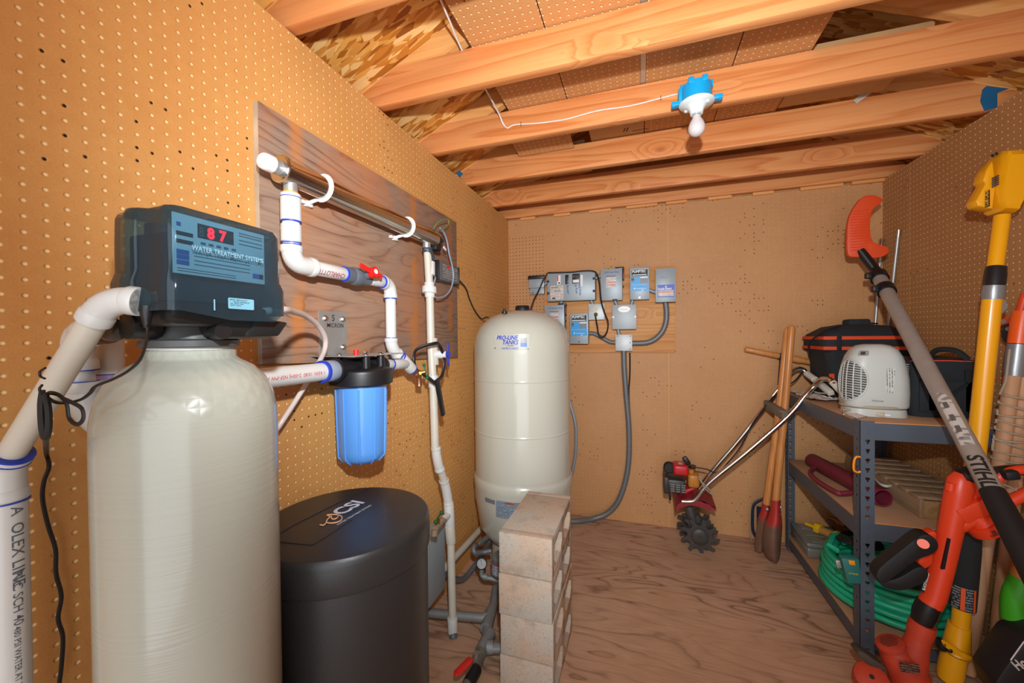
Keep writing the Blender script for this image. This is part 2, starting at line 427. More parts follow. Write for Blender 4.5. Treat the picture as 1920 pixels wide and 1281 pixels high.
for sx, x0, x1 in ((1, -.12, RIDGE_X), (-1, RW+.12, RIDGE_X)):
    z0 = Z_EAVE - SLOPE*.12
    m.prism([(x0, FY-.1, z0), (x1, FY-.1, Z_RIDGE), (x1, FY-.1, Z_RIDGE+.012), (x0, FY-.1, z0+.012)], (0, BY-FY+.22, 0))
struct('ceiling', m, M_osb, (0, 0, 0))

# ------------------------------------------------------------------ roof trusses
ZJ = 2.155; JT = .038; JH = .133
YJ = [.857, 1.2605, 1.664, 2.0675, 2.471, 2.752]
JLAB = ['ceiling joist nearest the camera, only its left end in view', 'ceiling joist in front of the light, second from the camera',
        'ceiling joist that carries the blue light box and white cable', 'ceiling joist with a blue painted right end and the bulb shadow',
        'ceiling joist just behind the blue ended one', 'ceiling joist flush against the back wall']
M_bluepaint = mat('blue end paint', '#0d5f8c', .6, var=.25)
for k, y in enumerate(YJ):
    t = thing('roof_truss', JLAB[k], 'joist', (RIDGE_X, y+JT/2, ZJ), 'ceiling joists of the roof trusses')
    m = MB(); x0, x1, zt = -.09, RW+.09, ZJ+JH
    m.prism([(x0, y, ZJ), (x1, y, ZJ), (x1, y, ZJ+.055), (x1-.165, y, zt-.003), (x0+.165, y, zt-.003), (x0, y, ZJ+.055)], (0, JT, 0), .003)
    obj('bottom_chord', m, M_joist, t)
    if k == 3:
        q = [at(x_, y_, 'y', y-.0012) for x_, y_ in ((1846, 208), (1838, 190), (1842, 168), (1850, 161), (1892, 166))]
        m = MB(); m.prism(q+[V((RW+.02, y-.0012, q[-1].z-.01)), V((RW+.02, y-.0012, ZJ+.005))], (0, .001, 0)); obj('painted_end', m, M_bluepaint, t, label='blue painted joist end')
    if k == 3:
        m = MB(); m.prism(at2([(852, 322), (860, 318), (868, 326), (862, 333)], 'y', y-.0012), (0, .001, 0)); obj('paint_mark', m, M_bluepaint, t)
    for s, xe in ((1, 0), (-1, RW)):
        m = MB(); y2 = y
        y2 = y+.004; P0 = V((xe-s*.08, y2, Z_EAVE-SLOPE*.08-.002)); P1 = V((RIDGE_X, y2, Z_RIDGE-.002)); dn = V((0, 0, -.098))
        m.prism([P0, P1, P1+dn, P0+dn], (0, JT-.006, 0)); obj('top_chord', m, M_rafter, t)
m = MB(); rnd.seed(4)
for i in range(9):
    x = .1+i*.25; m.box((x, BY-.012-.01*rnd.random(), 2.138), (x+.1+.12*rnd.random(), BY-.001, 2.1545))
struct('trim_1', m, M_rafter)

# ------------------------------------------------------------------ things stored above the joists
def sheet(x0, x1, y0, y1, z, label, th=.005):
    m = MB(); m.box((x0, y0, z), (x1, y1, z+th)); obj('pegboard_sheet', m, M_attic, None, label, 'pegboard sheet', 'pegboard sheets laid on the joists', loc=(x0, y0, z))
zt = ZJ+JH+.001
sheet(.385, .643, .62, 1.72, zt, 'narrow pegboard sheet on the joists beside the white cable, leftmost')
sheet(.647, .942, .62, 1.86, zt, 'pegboard sheet on the joists between the left strip and the metal strip')
sheet(.962, 1.268, .62, 2.3, zt, 'pegboard sheet on the joists just right of the metal strip')
sheet(1.272, 1.52, .62, 2.2, zt, 'rightmost pegboard sheet on the joists, its cut edge showing')
m = MB(); a, b = at(975, 299, 'y', 2.058), at(1077, 282, 'y', 2.058); 
m.prism([(a.x, 2.05, zt-.03), (b.x, 2.05, zt-.03), (b.x, 1.74, zt+.004), (a.x, 1.74, zt+.004)], (0, .002, .005))
obj('pegboard_sheet', m, M_attic, None, 'short pegboard offcut drooping over the joist behind the light', 'pegboard sheet', 'pegboard sheets laid on the joists', loc=(a.x, 1.74, zt-.03))
m = MB(); m.box((.943, .7, zt-.0015), (.961, 1.8, zt+.0005)); obj('metal_strip', m, M_galv, None, 'flat shiny metal strip joining two pegboard sheets overhead', 'metal strip')
M_card = mat('cardboard', '#c79a68', .75, var=.08); M_ink = mat('print black', '#1c1b1a', .6)
def carton(x0, x1, y0, y1, h, label, words, wx, wy, ws, flip=False):
    t = thing('cardboard_box', label, 'box', ((x0+x1)/2, (y0+y1)/2, zt), 'cardboard stored above the joists')
    m = MB(); m.box((x0, y0, zt), (x1, y1, zt+h), .002); obj('carton', m, M_card, t)
    m = MB(); m.text(words, (wx, wy, zt-.0006), (1, 0, 0) if not flip else (-1, 0, 0), (0, -1, 0) if not flip else (0, 1, 0), ws, .02); obj('printing', m, M_ink, t)
    return t
carton(.7, .958, 1.88, 2.3, .05, 'flat cardboard box above the joists left of the bulb, printed corner', '// ___', .86, 2.03, .05)
t = carton(1.525, 1.9, 1.74, 2.05, .06, 'cardboard box above the joists right of the light, upside-down printing', 'rushvox. co', 1.72, 1.84, .05, True)
m = MB(); p = [at(1600, 188, 'y', 2.06), at(1606, 195, 'y', 2.055), at(1640, 170, 'y', 2.05), at(1628, 178, 'y', 2.06)]
m.poly([p[0], p[1], p[2], p[2]+V((-.03, .0, .012))]); obj('torn_flap', m, mat('newsprint', '#b9aa98', .8), t)
carton(.3, .66, 2.12, 2.45, .04, 'low cardboard box above the joists behind the fourth joist', 'JO/27', .45, 2.3, .06)

# ------------------------------------------------------------------ ceiling light
y = 1.604
L0 = at(1306, 193, 'y', y); lx, lz = L0.x, L0.z
t = thing('ceiling_light', 'bare bulb lampholder on a bright blue electrical box', 'light', (lx, y, lz-.1))
M_bbox = mat('blue box plastic', '#0e9fd8', .4)
m = MB(); m.lathe([(.0, .064), (.047, .064), (.047, .060), (.051, .058), (.052, .001), (0, .001)], (lx, y, lz), n=40)
for a in range(0, 360, 60):
    q = math.radians(a); m.box((lx+.046*math.cos(q)-.009, y+.046*math.sin(q)-.009, lz+.05), (lx+.046*math.cos(q)+.009, y+.046*math.sin(q)+.009, lz+.072), .001)
m.box((lx-.062, y-.012, lz+.004), (lx-.045, y+.02, lz+.06), .003)
obj('electrical_box', m, M_bbox, t)
m = MB()
for s in (-1, 1):
    m.box((lx+s*.072-.014, y-.012, lz-.002), (lx+s*.072+.014, y+.012, lz+.014), .002); m.cyl((lx+s*.079, y, lz-.004), (lx+s*.079, y, lz+.016), .006, n=12)
obj('box_ear', m, M_bbox, t)
m = MB(); m.lathe([(0, .002), (.058, .002), (.061, -.002), (.058, -.006), (.042, -.011), (.03, -.018), (.024, -.03), (.0215, -.042), (.017, -.043), (0, -.043)], (lx, y, lz), n=48)
for s in (-1, 1):
    m.cyl((lx+s*.034, y-s*.022, lz-.008), (lx+s*.034, y-s*.022, lz-.017), .006, n=12)
obj('lampholder', m, mat('porcelain white', '#dfe6e6', .15), t)
m = MB(); m.lathe([(.0135, -.038), (.0135, -.052)], (lx, y, lz), n=24); obj('bulb_cap', m, M_galv, t)
m = MB(); m.lathe([(.0135, -.048), (.016, -.058), (.023, -.07), (.0285, -.084), (.0295, -.094), (.027, -.106), (.02, -.116), (.01, -.1215), (0, -.123)], (lx, y, lz), n=36)
obj('light_bulb', m, mat('frosted bulb', '#cfc8c6', .3, coat=.3), t)
# white cable to it
yj = YJ[2]-.003
pts = [at(824, -6, 'z', zt-.004), at(846, 46, 'z', zt-.004), at(866, 93, 'z', zt-.004), at(889, 132, 'z', zt-.005), at(912, 170, 'z', zt-.02), at(934, 210, 'y', 1.62), at(943, 231, 'y', yj-.004), at(951, 240, 'y', yj), at(962, 235, 'y', yj), at(977, 233, 'y', yj),
       at(1010, 231, 'y', yj), at(1060, 224, 'y', yj), at(1120, 208, 'y', yj), at(1180, 199, 'y', yj), at(1240, 184, 'y', yj), at(1270, 177, 'y', yj), (lx-.055, y+.02, lz+.035)]
m = MB(); m.tube(spline(pts, 5), .0052, 8, flat=.55, up=(0, 0, 1))
t = thing('white_cable', 'flat white electrical cable stapled along the joist to the light', 'cable', at(951, 240, 'y', yj))
obj('cable', m, M_white, t)
for px_, py_ in ((977, 233), (1239, 184)):
    q = at(px_, py_, 'y', yj-.0035); m = MB(); m.box((q.x-.001, q.y-.003, q.z-.009), (q.x+.001, q.y+.004, q.z+.009)); obj('staple', m, M_steel, t)

# ------------------------------------------------------------------ light: an added fill lamp in the unseen doorway behind the photographer, the camera's flash, the sky
w = bpy.data.worlds.new('sky'); SC.world = w; w.use_nodes = True
w.node_tree.nodes['Background'].inputs[0].default_value = (.9, .95, 1, 1); w.node_tree.nodes['Background'].inputs[1].default_value = 1.0
def lamp(name, typ, loc, energy, color, **k):
    l = bpy.data.lights.new(name, typ); l.energy = energy; l.color = color
    for a, v in k.items(): setattr(l, a, v)
    o = bpy.data.objects.new(name, l); COL.objects.link(o); o.location = loc; return o
o = lamp('doorway_fill', 'AREA', (1.125, FY-.12, 1.05), 13, (.96, .98, 1), shape='RECTANGLE', size=1.7, size_y=2.0)  # added area lamp: ambient fill for the room, set in an unseen doorway
o.rotation_euler = (math.radians(90), 0, 0)
fl = lamp('camera_flash', 'SPOT', (.98, .0, 1.56), 135, (.9, .96, 1), shadow_soft_size=.022, spot_size=math.radians(128), spot_blend=1.0)
fl.rotation_euler = V((math.sin(math.radians(-10)), math.cos(math.radians(-10)), .06)).to_track_quat('-Z', 'Y').to_euler()
SC.view_settings.view_transform = 'Standard'; SC.view_settings.look = 'None'; SC.view_settings.gamma = 1; SC.view_settings.use_curve_mapping = False
SC.view_settings.exposure = 0.22
# ================================================================== LEFT SIDE: water treatment
# ------------------------------------------------------------------ plywood mounting board on the left wall
b0, b1 = at(470, 190, 'x', .018), at(850, 417, 'x', .018)
BX = .018
m = MB(); m.prism([(.001, .752, 1.215), (.001, 1.878, 1.172), (.001, 1.878, 1.886), (.001, .752, 1.886)], (BX-.001, 0, 0), .001)
m.m(1).box((.001, .7515, 1.216), (BX-.002, .7522, 1.885))
board = obj('plywood_board', m, [M_ply, mat('ply edge', '#b9a48c', .8, var=.3)], None, 'weathered plywood board on the left wall behind the steel tube', 'board', loc=(0, 0, 0))

def pipe_rings(m, pts, r, w=.004):
    for p, d in pts: m.cyl(V(p)-V(d).normalized()*w/2, V(p)+V(d).normalized()*w/2, r, n=24)
def tubeobj(name, pts, r, mt, parent, n=20, k=0, label=None):
    m = MB(); m.tube(spline(pts, k) if k else pts, r, n); return obj(name, m, mt, parent, label)
def fitting(parent, name, a, b, r, mt=None, lip=True):
    m = MB(); a, b = V(a), V(b); d = (b-a).normalized(); L = (b-a).length
    m.lathe([(0, 0), (r*.96, 0), (r, .002), (r, L-.002), (r*.96, L), (0, L)], a, d, 28)
    return obj(name, m, mt or M_pvc, parent)
def elbow(parent, a, c, b, r, mt=None, lip=.014, rad=None, name='elbow'):
    """socket elbow from a round corner c to b"""
    a, c, b = V(a), V(c), V(b); m = MB()
    m.tube([a]+arc_corner(a, c, b, rad or min((a-c).length, (b-c).length)*.85, 10)+[b], r*.985, 28)
    for e in (a, b):
        d = (c-e).normalized(); m.lathe([(0, 0), (r*1.06, 0), (r*1.08, .002), (r*1.08, lip), (r*.98, lip+.004)], e, d, 28)
    return obj(name, m, mt or M_pvc, parent)
def glue(parent, p, d, r, w=.004):
    m = MB(); d = V(d).normalized(); m.cyl(V(p)-d*w/2, V(p)+d*w/2, r, n=28); return obj('glue_ring', m, M_glue, parent)

# ------------------------------------------------------------------ stainless ultraviolet tube
UX, UZ = .078, 1.709
t = thing('ultraviolet_chamber', 'polished stainless steel tube clipped along the plywood board', 'water steriliser', (UX, 1.15, UZ-.04))
UR = .0315
ya, yb = .762, 1.53
m = MB(); m.cyl((UX, ya, UZ), (UX, yb, UZ), UR, n=40); m.lathe([(UR, -.004), (UR+.004, -.002), (UR+.004, .006), (UR, .008)], (UX, ya, UZ), (0, 1, 0), 40)
m.lathe([(0, -.006), (UR-.002, -.006), (UR+.002, -.002), (UR+.002, .003)], (UX, ya, UZ), (0, 1, 0), 40)
obj('steel_tube', m, M_steel, t)
m = MB(); m.lathe([(0, -.03), (.0185, -.03), (.0185, -.004)], (UX, ya, UZ), (0, 1, 0), 32); obj('collar', m, M_galv, t)
m = MB(); m.lathe([(0, -.052), (.017, -.052), (.0195, -.049), (.0205, -.04), (.0205, -.026), (.018, -.024)], (UX, ya, UZ), (0, 1, 0), 32)
m.lathe([(.0125, -.0535), (.0115, -.0545), (0, -.0545)], (UX, ya, UZ), (0, 1, 0), 24)
obj('end_cap', m, M_white, t, label='white end cap')
for y_ in (at(640, 340, 'x', UX).y-.075, at(762, 415, 'x', UX).y):
    m = MB(); pts = []
    for i in range(17):
        a = math.radians(-120+ i*240/16); pts.append((UX+(UR+.003)*math.cos(a), y_, UZ+(UR+.003)*math.sin(a)))
    m.tube([(BX+.002, y_, UZ-UR-.006)]+pts+[(BX+.002, y_, UZ+UR+.006)], .006, 10, flat=.45, up=(1, 0, 0))
    m.box((BX, y_-.01, UZ+UR), (BX+.014, y_+.012, UZ+UR+.016), .002); m.box((BX, y_-.01, UZ-UR-.016), (BX+.014, y_+.012, UZ-UR), .002)
    m.box((BX, y_-.03, UZ-UR-.012), (BX+.012, y_-.012, UZ-UR-.002), .002)
    obj('pipe_clip', m, M_white, t)
p1 = at(800, 455, 'x', UX)
m = MB(); m.cyl((UX, .79, UZ-.02), (UX, .79, UZ-.05), .0165, n=24); m.cyl((UX, p1.y, UZ-.02), (UX, p1.y, UZ-.05), .0165, n=24); obj('port', m, M_galv, t)
m = MB(); yb_ = yb
m.lathe([(0, 0), (UR*.95, 0), (UR*.9, .012), (.02, .04), (.014, .06), (.01, .075), (0, .076)], (UX, yb_, UZ), V((.0, 1, .15)), 24)
m.box((UX-.02, yb_-.004, UZ-.045), (UX+.016, yb_+.04, UZ-.01), .006)
obj('end_boot', m, M_rubber, t, label='black rubber end boot')
g = at2([(813, 430), (818, 420), (828, 413), (840, 412), (841, 420), (832, 427), (826, 430)], 'x', UX+.005)
m = MB(); m.tube(spline(g, 6), .0016, 6); obj('ground_wire', m, mat('green wire', '#4fae4a', .4), t)
g = at2([(825, 428), (832, 436), (838, 452), (842, 475), (848, 500), (850, 520), (846, 540), (838, 552), (826, 558), (817, 557), (812, 540), (816, 522), (822, 517)], 'x', .075)
g[-1].x = .05
m = MB(); m.tube(spline(g, 6), .0042, 8); obj('lamp_cable', m, mat('grey cable', '#8b95a3', .45), t)
m = MB(); q = at(834, 466, 'x', .082); m.obox(q, (.003, .03, .012), Matrix.Rotation(-.3, 3, 'X'), .001); obj('cable_tag', m, M_white, t)
# its power supply on the board
q0, q1 = at(818, 494, 'x', .05), at(863, 541, 'x', .05)
t = thing('power_supply', 'grey and black power supply box at the right edge of the board', 'power supply', (.03, q0.y+.1, 1.53))
m = MB(); y0 = q0.y-.005; m.box((BX+.001, y0, 1.545), (BX+.05, y0+.2, 1.63), .003); obj('housing', m, mat('extruded grey', '#6f7376', .4, .4), t)
m = MB(); m.box((BX-.0005, y0-.008, 1.542), (BX+.053, y0, 1.633), .004); m.box((BX-.0005, y0+.2, 1.542), (BX+.053, y0+.208, 1.633), .004)
obj('end_plate', m, M_black, t)
m = MB(); m.poly([(BX+.0507, y0+.03, 1.555), (BX+.0507, y0+.185, 1.555), (BX+.0507, y0+.185, 1.622), (BX+.0507, y0+.03, 1.622)])
m.m(1).poly([(BX+.0511, y0+.075, 1.605), (BX+.0511, y0+.105, 1.605), (BX+.0511, y0+.105, 1.62), (BX+.0511, y0+.075, 1.62)])
obj('label_plate', m, [text_block('ps label', '#8d8a84', '#33302c', (1, 2), .011), M_red], t)
g = [V((.045, y0+.208, 1.59)), at(873, 540, 'x', .02), at(880, 560, 'x', .012), at(890, 582, 'x', .012), at(903, 598, 'x', .03), V((.12, 2.1, 1.38)), V((.2, 2.3, 1.2))]
m = MB(); m.tube(spline(g, 6), .004, 8)
obj('electric_cord', m, M_cord, None, 'black power cord from the power supply down behind the pressure tank', 'cord')

# ------------------------------------------------------------------ plumbing from the steel tube down to the filter
X0 = .085
t = thing('plastic_pipe_run', 'white plastic pipe run with red ball valve, from steel tube to filter', 'pipe', at(735, 640, 'x', X0))
A0 = V((UX, .79, UZ-.05)); top = at(541, 345, 'x', X0); top.y = .79
C1 = at(545, 492, 'x', X0); C1.y = .79; C1.z = 1.476
zrow = C1.z
C2 = at(735, 526, 'x', X0); C2.z = zrow-.002; C2y = C2.y
C3 = at(736, 652, 'x', X0); C3.y = C2y
T1 = at(770, 693, 'x', X0+.01); T2 = at(790, 712, 'x', X0+.012)
m = MB(); m.lathe([(0, 0), (.0185, 0), (.0185, -.006), (0, -.006)], A0, (0, 0, 1), 24); obj('thread_tape', m, mat('yellow tape', '#d9a43c', .5), t)
R1 = .021; RF = .0265
fitting(t, 'coupling', (UX, .79, A0.z-.005), (UX, .79, A0.z-.075), .0245)
glue(t, (UX, .79, A0.z-.014), (0, 0, 1), .0249, .002)
fitting(t, 'pipe', (UX, .79, A0.z-.07), (UX, .79, A0.z-.09), R1)
fitting(t, 'coupling', (UX, .79, A0.z-.083), (UX, .79, A0.z-.128), .0245)
glue(t, (UX, .79, A0.z-.076), (0, 0, 1), .0246)
fitting(t, 'pipe', (UX, .79, A0.z-.125), (UX, .79, zrow+.03), R1)
glue(t, (UX, .79, A0.z-.131), (0, 0, 1), .0225, .003)
elbow(t, (UX, .79, zrow+.045), (UX, .79, zrow), (UX, .86, zrow), .0245)
glue(t, (UX, .79, zrow+.047), (0, 0, 1), .0225, .003)
fitting(t, 'pipe', (UX, .855, zrow), (UX, .975, zrow), R1-.001)
m = MB(); yy = .905; ww = .0202
def wrapx(cx, cy0, cz, r, phi0):
    # text reading along +y on a pipe that runs along y
    return lambda x, y: V((cx + r*math.cos(phi0 + y/r), cy0 + x, cz + r*math.sin(phi0 + y/r)))
m.text('CHARLOTTE', (0, 0, 0), (1, 0, 0), (0, 1, 0), .021, .012, wrap=lambda x, y: V((UX+(R1-.0005)*math.cos(-.2-y/R1), .962-x, zrow+(R1-.0005)*math.sin(-.2-y/R1))), sx=.85)
obj('pipe_lettering', m, mat('maroon print', '#a8374a', .5), t)
glue(t, (UX, .977, zrow), (0, 1, 0), .0232, .005)
yv = at(677, 510, 'x', UX).y
t_v = MB(); t_v.lathe([(0, 0), (.0245, 0), (.0245, .03), (.028, .034), (.029, .05), (.028, .062), (.0235, .066), (.0235, .105), (0, .105)], (UX, .98, zrow), (0, 1, 0), 28)
t_v.cyl((UX, yv, zrow), (UX+.04, yv, zrow+.012), .014, n=20)
valve = obj('ball_valve', t_v, M_greypvc, t)
m = MB(); hx = UX+.043; m.cyl((hx-.006, yv, zrow+.012), (hx+.014, yv, zrow+.016), .0175, n=24)
m.bar((hx+.003, yv-.06, zrow+.028), (hx+.003, yv, zrow+.012), .016, .008, (1, 0, 0), .003); m.bar((hx+.003, yv, zrow+.012), (hx+.003, yv+.045, zrow+.006), .016, .008, (1, 0, 0), .003)
m.m(1).cyl((hx+.0135, yv, zrow+.0165), (hx+.0155, yv, zrow+.0168), .008, n=20)
obj('valve_handle', m, [M_red, M_white], valve, 'red valve handle')
fitting(t, 'pipe', (UX, 1.08, zrow), (UX, C2y-.05, zrow), R1-.002)
glue(t, (UX, C2y-.05, zrow), (0, 1, 0), .023, .005)
elbow(t, (UX, C2y-.048, zrow), (UX, C2y, zrow), (UX, C2y, zrow-.052), .0225, lip=.012)
fitting(t, 'pipe', (UX, C2y, zrow-.05), (UX, C2y, C3.z+.02), .0185)
glue(t, (UX, C2y, zrow-.054), (0, 0, 1), .0215, .003); glue(t, (UX, C2y, C3.z+.035), (0, 0, 1), .0215, .003)
dd = (T2-V((UX, C2y, C3.z))).normalized(); K = V((UX, C2y, C3.z))
elbow(t, K+V((0, 0, .034)), K, K+dd*.045, .0215, name='bend_fitting', lip=.012)
glue(t, K+dd*.047, dd, .0245); glue(t, K+dd*.062, dd, .0225, .003)
fitting(t, 'pipe', K+dd*.04, K+dd*.07, .0185)
fitting(t, 'tee', K+dd*.062, K+dd*.145, .0225)
TC = K+dd*.1
FYC, FXC, FZ = 1.005, .115, 1.19
fitting(t, 'tee_branch', TC, (FXC-.01, FYC+.165, FZ-.002), .0205)
fitting(t, 'pipe', (FXC-.01, FYC+.17, FZ-.002), (FXC, FYC+.11, FZ), .0175); glue(t, (FXC-.01, FYC+.163, FZ-.002), (0, 1, 0), .0215)
glue(t, K+dd*.142, dd, .0232)
e = K+dd*.146
m = MB(); m.cyl(e, e+dd*.02, .016, .014, 20); m.ball(e+dd*.03, .015, n=16); m.tube(spline([e+dd*.03, e+dd*.045, e+dd*.052+V((0, 0, -.012)), e+dd*.053+V((0, 0, -.034))], 5), [.012]*15+[.013], 16)
spg = obj('sample_spigot', m, M_copper, t, label='copper spigot at the tee')
h0 = e+dd*.03; hd = V((.8, .5, .22)).normalized()
m = MB(); m.cyl(h0, h0+hd*.035, .007, n=14); m.cyl(h0+hd*.012, h0+hd*.02, .011, n=6); obj('valve_stem', m, M_brass, spg)
m = MB(); c_ = h0+hd*.038; u1 = V((-.2, .1, 1)).normalized(); u1 = (u1-hd*u1.dot(hd)).normalized()
m.bar(c_-u1*.026, c_+u1*.026, .007, .005, hd, .002); u2 = hd.cross(u1); m.bar(c_-u2*.014, c_+u2*.014, .007, .005, hd, .002)
for s in (-1, 1): m.ball(c_+u1*.026*s, .007, n=10)
obj('tee_handle', m, M_green, spg)

# ------------------------------------------------------------------ filter housing
t = thing('water_filter', 'blue water filter housing with black cap under the plywood board', 'water filter', (FXC, FYC, .895))
m = MB(); m.lathe([(0, .898), (.03, .899), (.052, .904), (.064, .918), (.0685, .94), (.0735, 1.13), (.0735, 1.142), (0, 1.142)], (FXC, FYC, 0), n=56)
for k in range(10):
    a = 2*PI*k/10+.25; c, s_ = math.cos(a), math.sin(a)
    pts = [(r*c+FXC, r*s_+FYC, z) for r, z in ((.05, .9025), (.0655, .918), (.0702, .941), (.0748, 1.128))]
    m.tube(spline(pts, 5), .0028, 8)
obj('filter_bowl', m, mat('filter blue', '#5a98e2', .28, coat=.4), t, label='bright blue filter bowl')
m = MB(); m.lathe([(0, 1.138), (.088, 1.138), (.0925, 1.142), (.0935, 1.176), (.0925, 1.182), (.09, 1.185), (.06, 1.192), (.035, 1.2), (.024, 1.207), (0, 1.207)], (FXC, FYC, 0), n=56)
m.cyl((FXC, FYC-.115, FZ), (FXC, FYC+.1, FZ), .029, n=32)
m.lathe([(.03, -.001), (.034, 0), (.034, .006), (.03, .007)], (FXC, FYC-.115, FZ), (0, 1, 0), 32)
for sx, sy in ((.045, -.035), (.045, .035), (-.03, .06), (-.03, -.06)): m.cyl((FXC+sx, FYC+sy, 1.185), (FXC+sx, FYC+sy, 1.226), .0115, n=18)
obj('filter_cap', m, M_black, t)
fitting(t, 'port_bushing', (FXC, FYC-.155, FZ), (FXC, FYC-.113, FZ), .0295, M_greyclear)
fitting(t, 'port_bushing', (FXC, FYC+.1, FZ), (FXC, FYC+.118, FZ), .021, M_greypvc)
m = MB(); m.box((BX, .935, 1.228), (BX+.003, 1.052, 1.365), .001)
m.box((BX, .905, 1.2265), (.175, 1.14, 1.2295), .001); br = obj('bracket', m, M_galv, t)
def bolt(c, d, r=.007, parent=None):
    m = MB(); d = V(d); c = V(c); m.cyl(c, c+d*.002, r*1.35, n=18); m.cyl(c+d*.002, c+d*.007, r, n=6); return obj('bolt', m, M_chrome, parent)
for y_, z_ in ((.96, 1.342), (1.035, 1.342), (1.035, 1.252), (.955, 1.25)): bolt((BX+.003, y_, z_), (1, 0, 0), .007, br)
for x_, y_ in ((.085, .945), (.085, 1.065), (.16, .97), (.16, 1.04)): bolt((x_, y_, 1.2295), (0, 0, 1), .007, br)
m = MB(); zc_ = 1.335
m.text('5', (BX+.0034, .986, zc_), (0, 1, 0), (0, 0, 1), .028, .004); m.text('MICRON', (BX+.0034, .966, zc_-.02), (0, 1, 0), (0, 0, 1), .019, .004, sx=.95)
obj('handwriting', m, M_ink, br)
m = MB(); m.cyl((.125, FYC-.035, 1.2295), (.125, FYC-.035, 1.245), .0075, n=18); obj('pressure_button', m, M_red, t, label='red pressure button')

# ------------------------------------------------------------------ pipe from the softener to the filter
t = thing('plastic_pipe', 'white plastic pipe with red print from softener to blue filter', 'pipe', (FXC, .7, FZ-.024))
ye = FYC-.16
m = MB(); m.cyl((FXC, .48, FZ), (FXC, ye+.01, FZ), .0243, n=32); obj('pipe', m, M_pvc, t)
glue(t, (FXC, ye+.004, FZ), (0, 1, 0), .0305, .008)
m = MB(); R_ = .0247
def wr(x, y): a = .15 - y/R_; return V((FXC+R_*math.cos(a), ye-.012-x, FZ+R_*math.sin(a)))
m.text('1 KEIH. 10:80  2-00HJ NSF-PW ASTM D-1785  SCH 40  11/2 PVC', (0, 0, 0), (1, 0, 0), (0, 1, 0), .0125, .006, wrap=wr)
obj('pipe_lettering', m, mat('red print', '#cc3a48', .5), t)

# ------------------------------------------------------------------ clear drain tubing
g = [V((.3, .5, 1.325)), at(528, 581, 'x', .3), at(548, 584, 'x', .24), at(572, 592, 'x', .18), at(594, 608, 'x', .14), at(609, 632, 'x', .115), at(609, 655, 'x', .1), at(599, 678, 'x', .075), at(585, 702, 'x', .062), at(566, 733, 'x', .058), at(545, 766, 'x', .055), at(524, 798, 'x', .05), at(505, 828, 'x', .032), V((.03, .62, .85)), V((.03, .6, .5)), V((.03, .6, .02))]
m = MB(); m.tube(spline(g, 6), .0068, 12)
obj('drain_tube', m, mat('clear vinyl', '#d9c9c0', .3, coat=.3), None, 'cloudy flexible tube arching from the softener head behind the white pipe', 'tube')

# ------------------------------------------------------------------ drop pipe at the board's right edge
t = thing('drop_pipe', 'aged white drop pipe from steel tube down to the floor stub', 'pipe', at(849, 1185, 'x', .165))
def xz(z): return .078 + (1.66-z)*.053
def dp(x, y): 
    p = at(x, y, 'x', .1); p = at(x, y, 'x', xz(p.z)); return at(x, y, 'x', xz(p.z))
Y1 = p1.y
Pts = [V((UX, Y1, 1.66)), dp(807, 470), dp(806, 540), dp(808, 640), dp(812, 720), dp(816, 845), dp(836, 905), dp(842, 945), dp(845, 985), dp(849, 1165)]
Pts[1].y = Pts[2].y = Y1+.004
m = MB(); m.tube(Pts[:6], .0165, 20); obj('pipe', m, M_pvcold, t)
fitting(t, 'coupling', Pts[0], dp(807, 487)*1., .0205, mat('dark grey coupling', '#3a444e', .4))
fitting(t, 'coupling', dp(806, 491), dp(806, 516), .022, M_pvc)
fitting(t, 'coupling', dp(805, 530), dp(806, 558), .021, M_pvc)
a_, b_ = dp(805, 538), dp(805, 550)
m = MB(); m.lathe([(0, 0), (.03, 0), (.031, .003), (.031, (b_-a_).length-.003), (.03, (b_-a_).length), (0, (b_-a_).length)], a_, b_-a_, 12); obj('union_nut', m, M_pvc, t)
tb = dp(811, 665)
fitting(t, 'tee', dp(810, 634), dp(813, 684), .0225, M_pvcold)
m = MB(); m.cyl(tb, tb+V((.045, .01, .0)), .017, n=20); m.cyl(tb+V((.043, .01, 0)), tb+V((.06, .012, 0)), .014, n=20); bv = obj('branch_valve', m, M_pvc, t)
m = MB(); hc = tb+V((.062, .014, 0)); m.cyl(hc-V((.006, 0, 0)), hc+V((.01, 0, 0)), .014, n=20); m.bar(hc+V((.004, 0, -.048)), hc+V((.004, 0, .048)), .014, .008, (1, 0, 0), .003)
obj('valve_handle', m, M_blue, bv, 'dark blue valve handle')
fitting(t, 'coupling', dp(812, 704), dp(813, 726), .021, M_pvc)
elbow(t, dp(817, 838), dp(819, 862), dp(825, 882), .0195, name='bend_fitting', lip=.01)
m = MB(); m.tube([dp(822, 868), dp(834, 906)], .0165, 20); obj('pipe', m, M_pvcold, t)
elbow(t, dp(832, 900), dp(838, 922), dp(841, 946), .02, name='bend_fitting', lip=.01)
ta = dp(842, 965)
fitting(t, 'tee', dp(841, 944), dp(844, 990), .022, M_pvc)
m = MB(); br_ = at(822, 984, 'x', xz(ta.z)+.015); m.tube([ta, at(830, 975, 'x', xz(ta.z)+.01)], .014, 16); obj('tee_branch', m, M_pvc, t)
m = MB(); s0 = at(832, 974, 'x', xz(ta.z)+.01); s1 = at(815, 993, 'x', xz(ta.z)+.025); m.tube([s0, s1], .013, 16); m.tube([s1, s1+V((0.0, -.004, -.022))], .014, 16)
sp_ = obj('sample_spigot', m, mat('corroded metal', '#a08a72', .6, .3, var=.3), t)
m = MB(); k0 = at(822, 970, 'x', xz(ta.z)+.04); m.cyl(s0*.4+s1*.6, k0, .006, n=12); obj('valve_stem', m, M_brass, sp_)
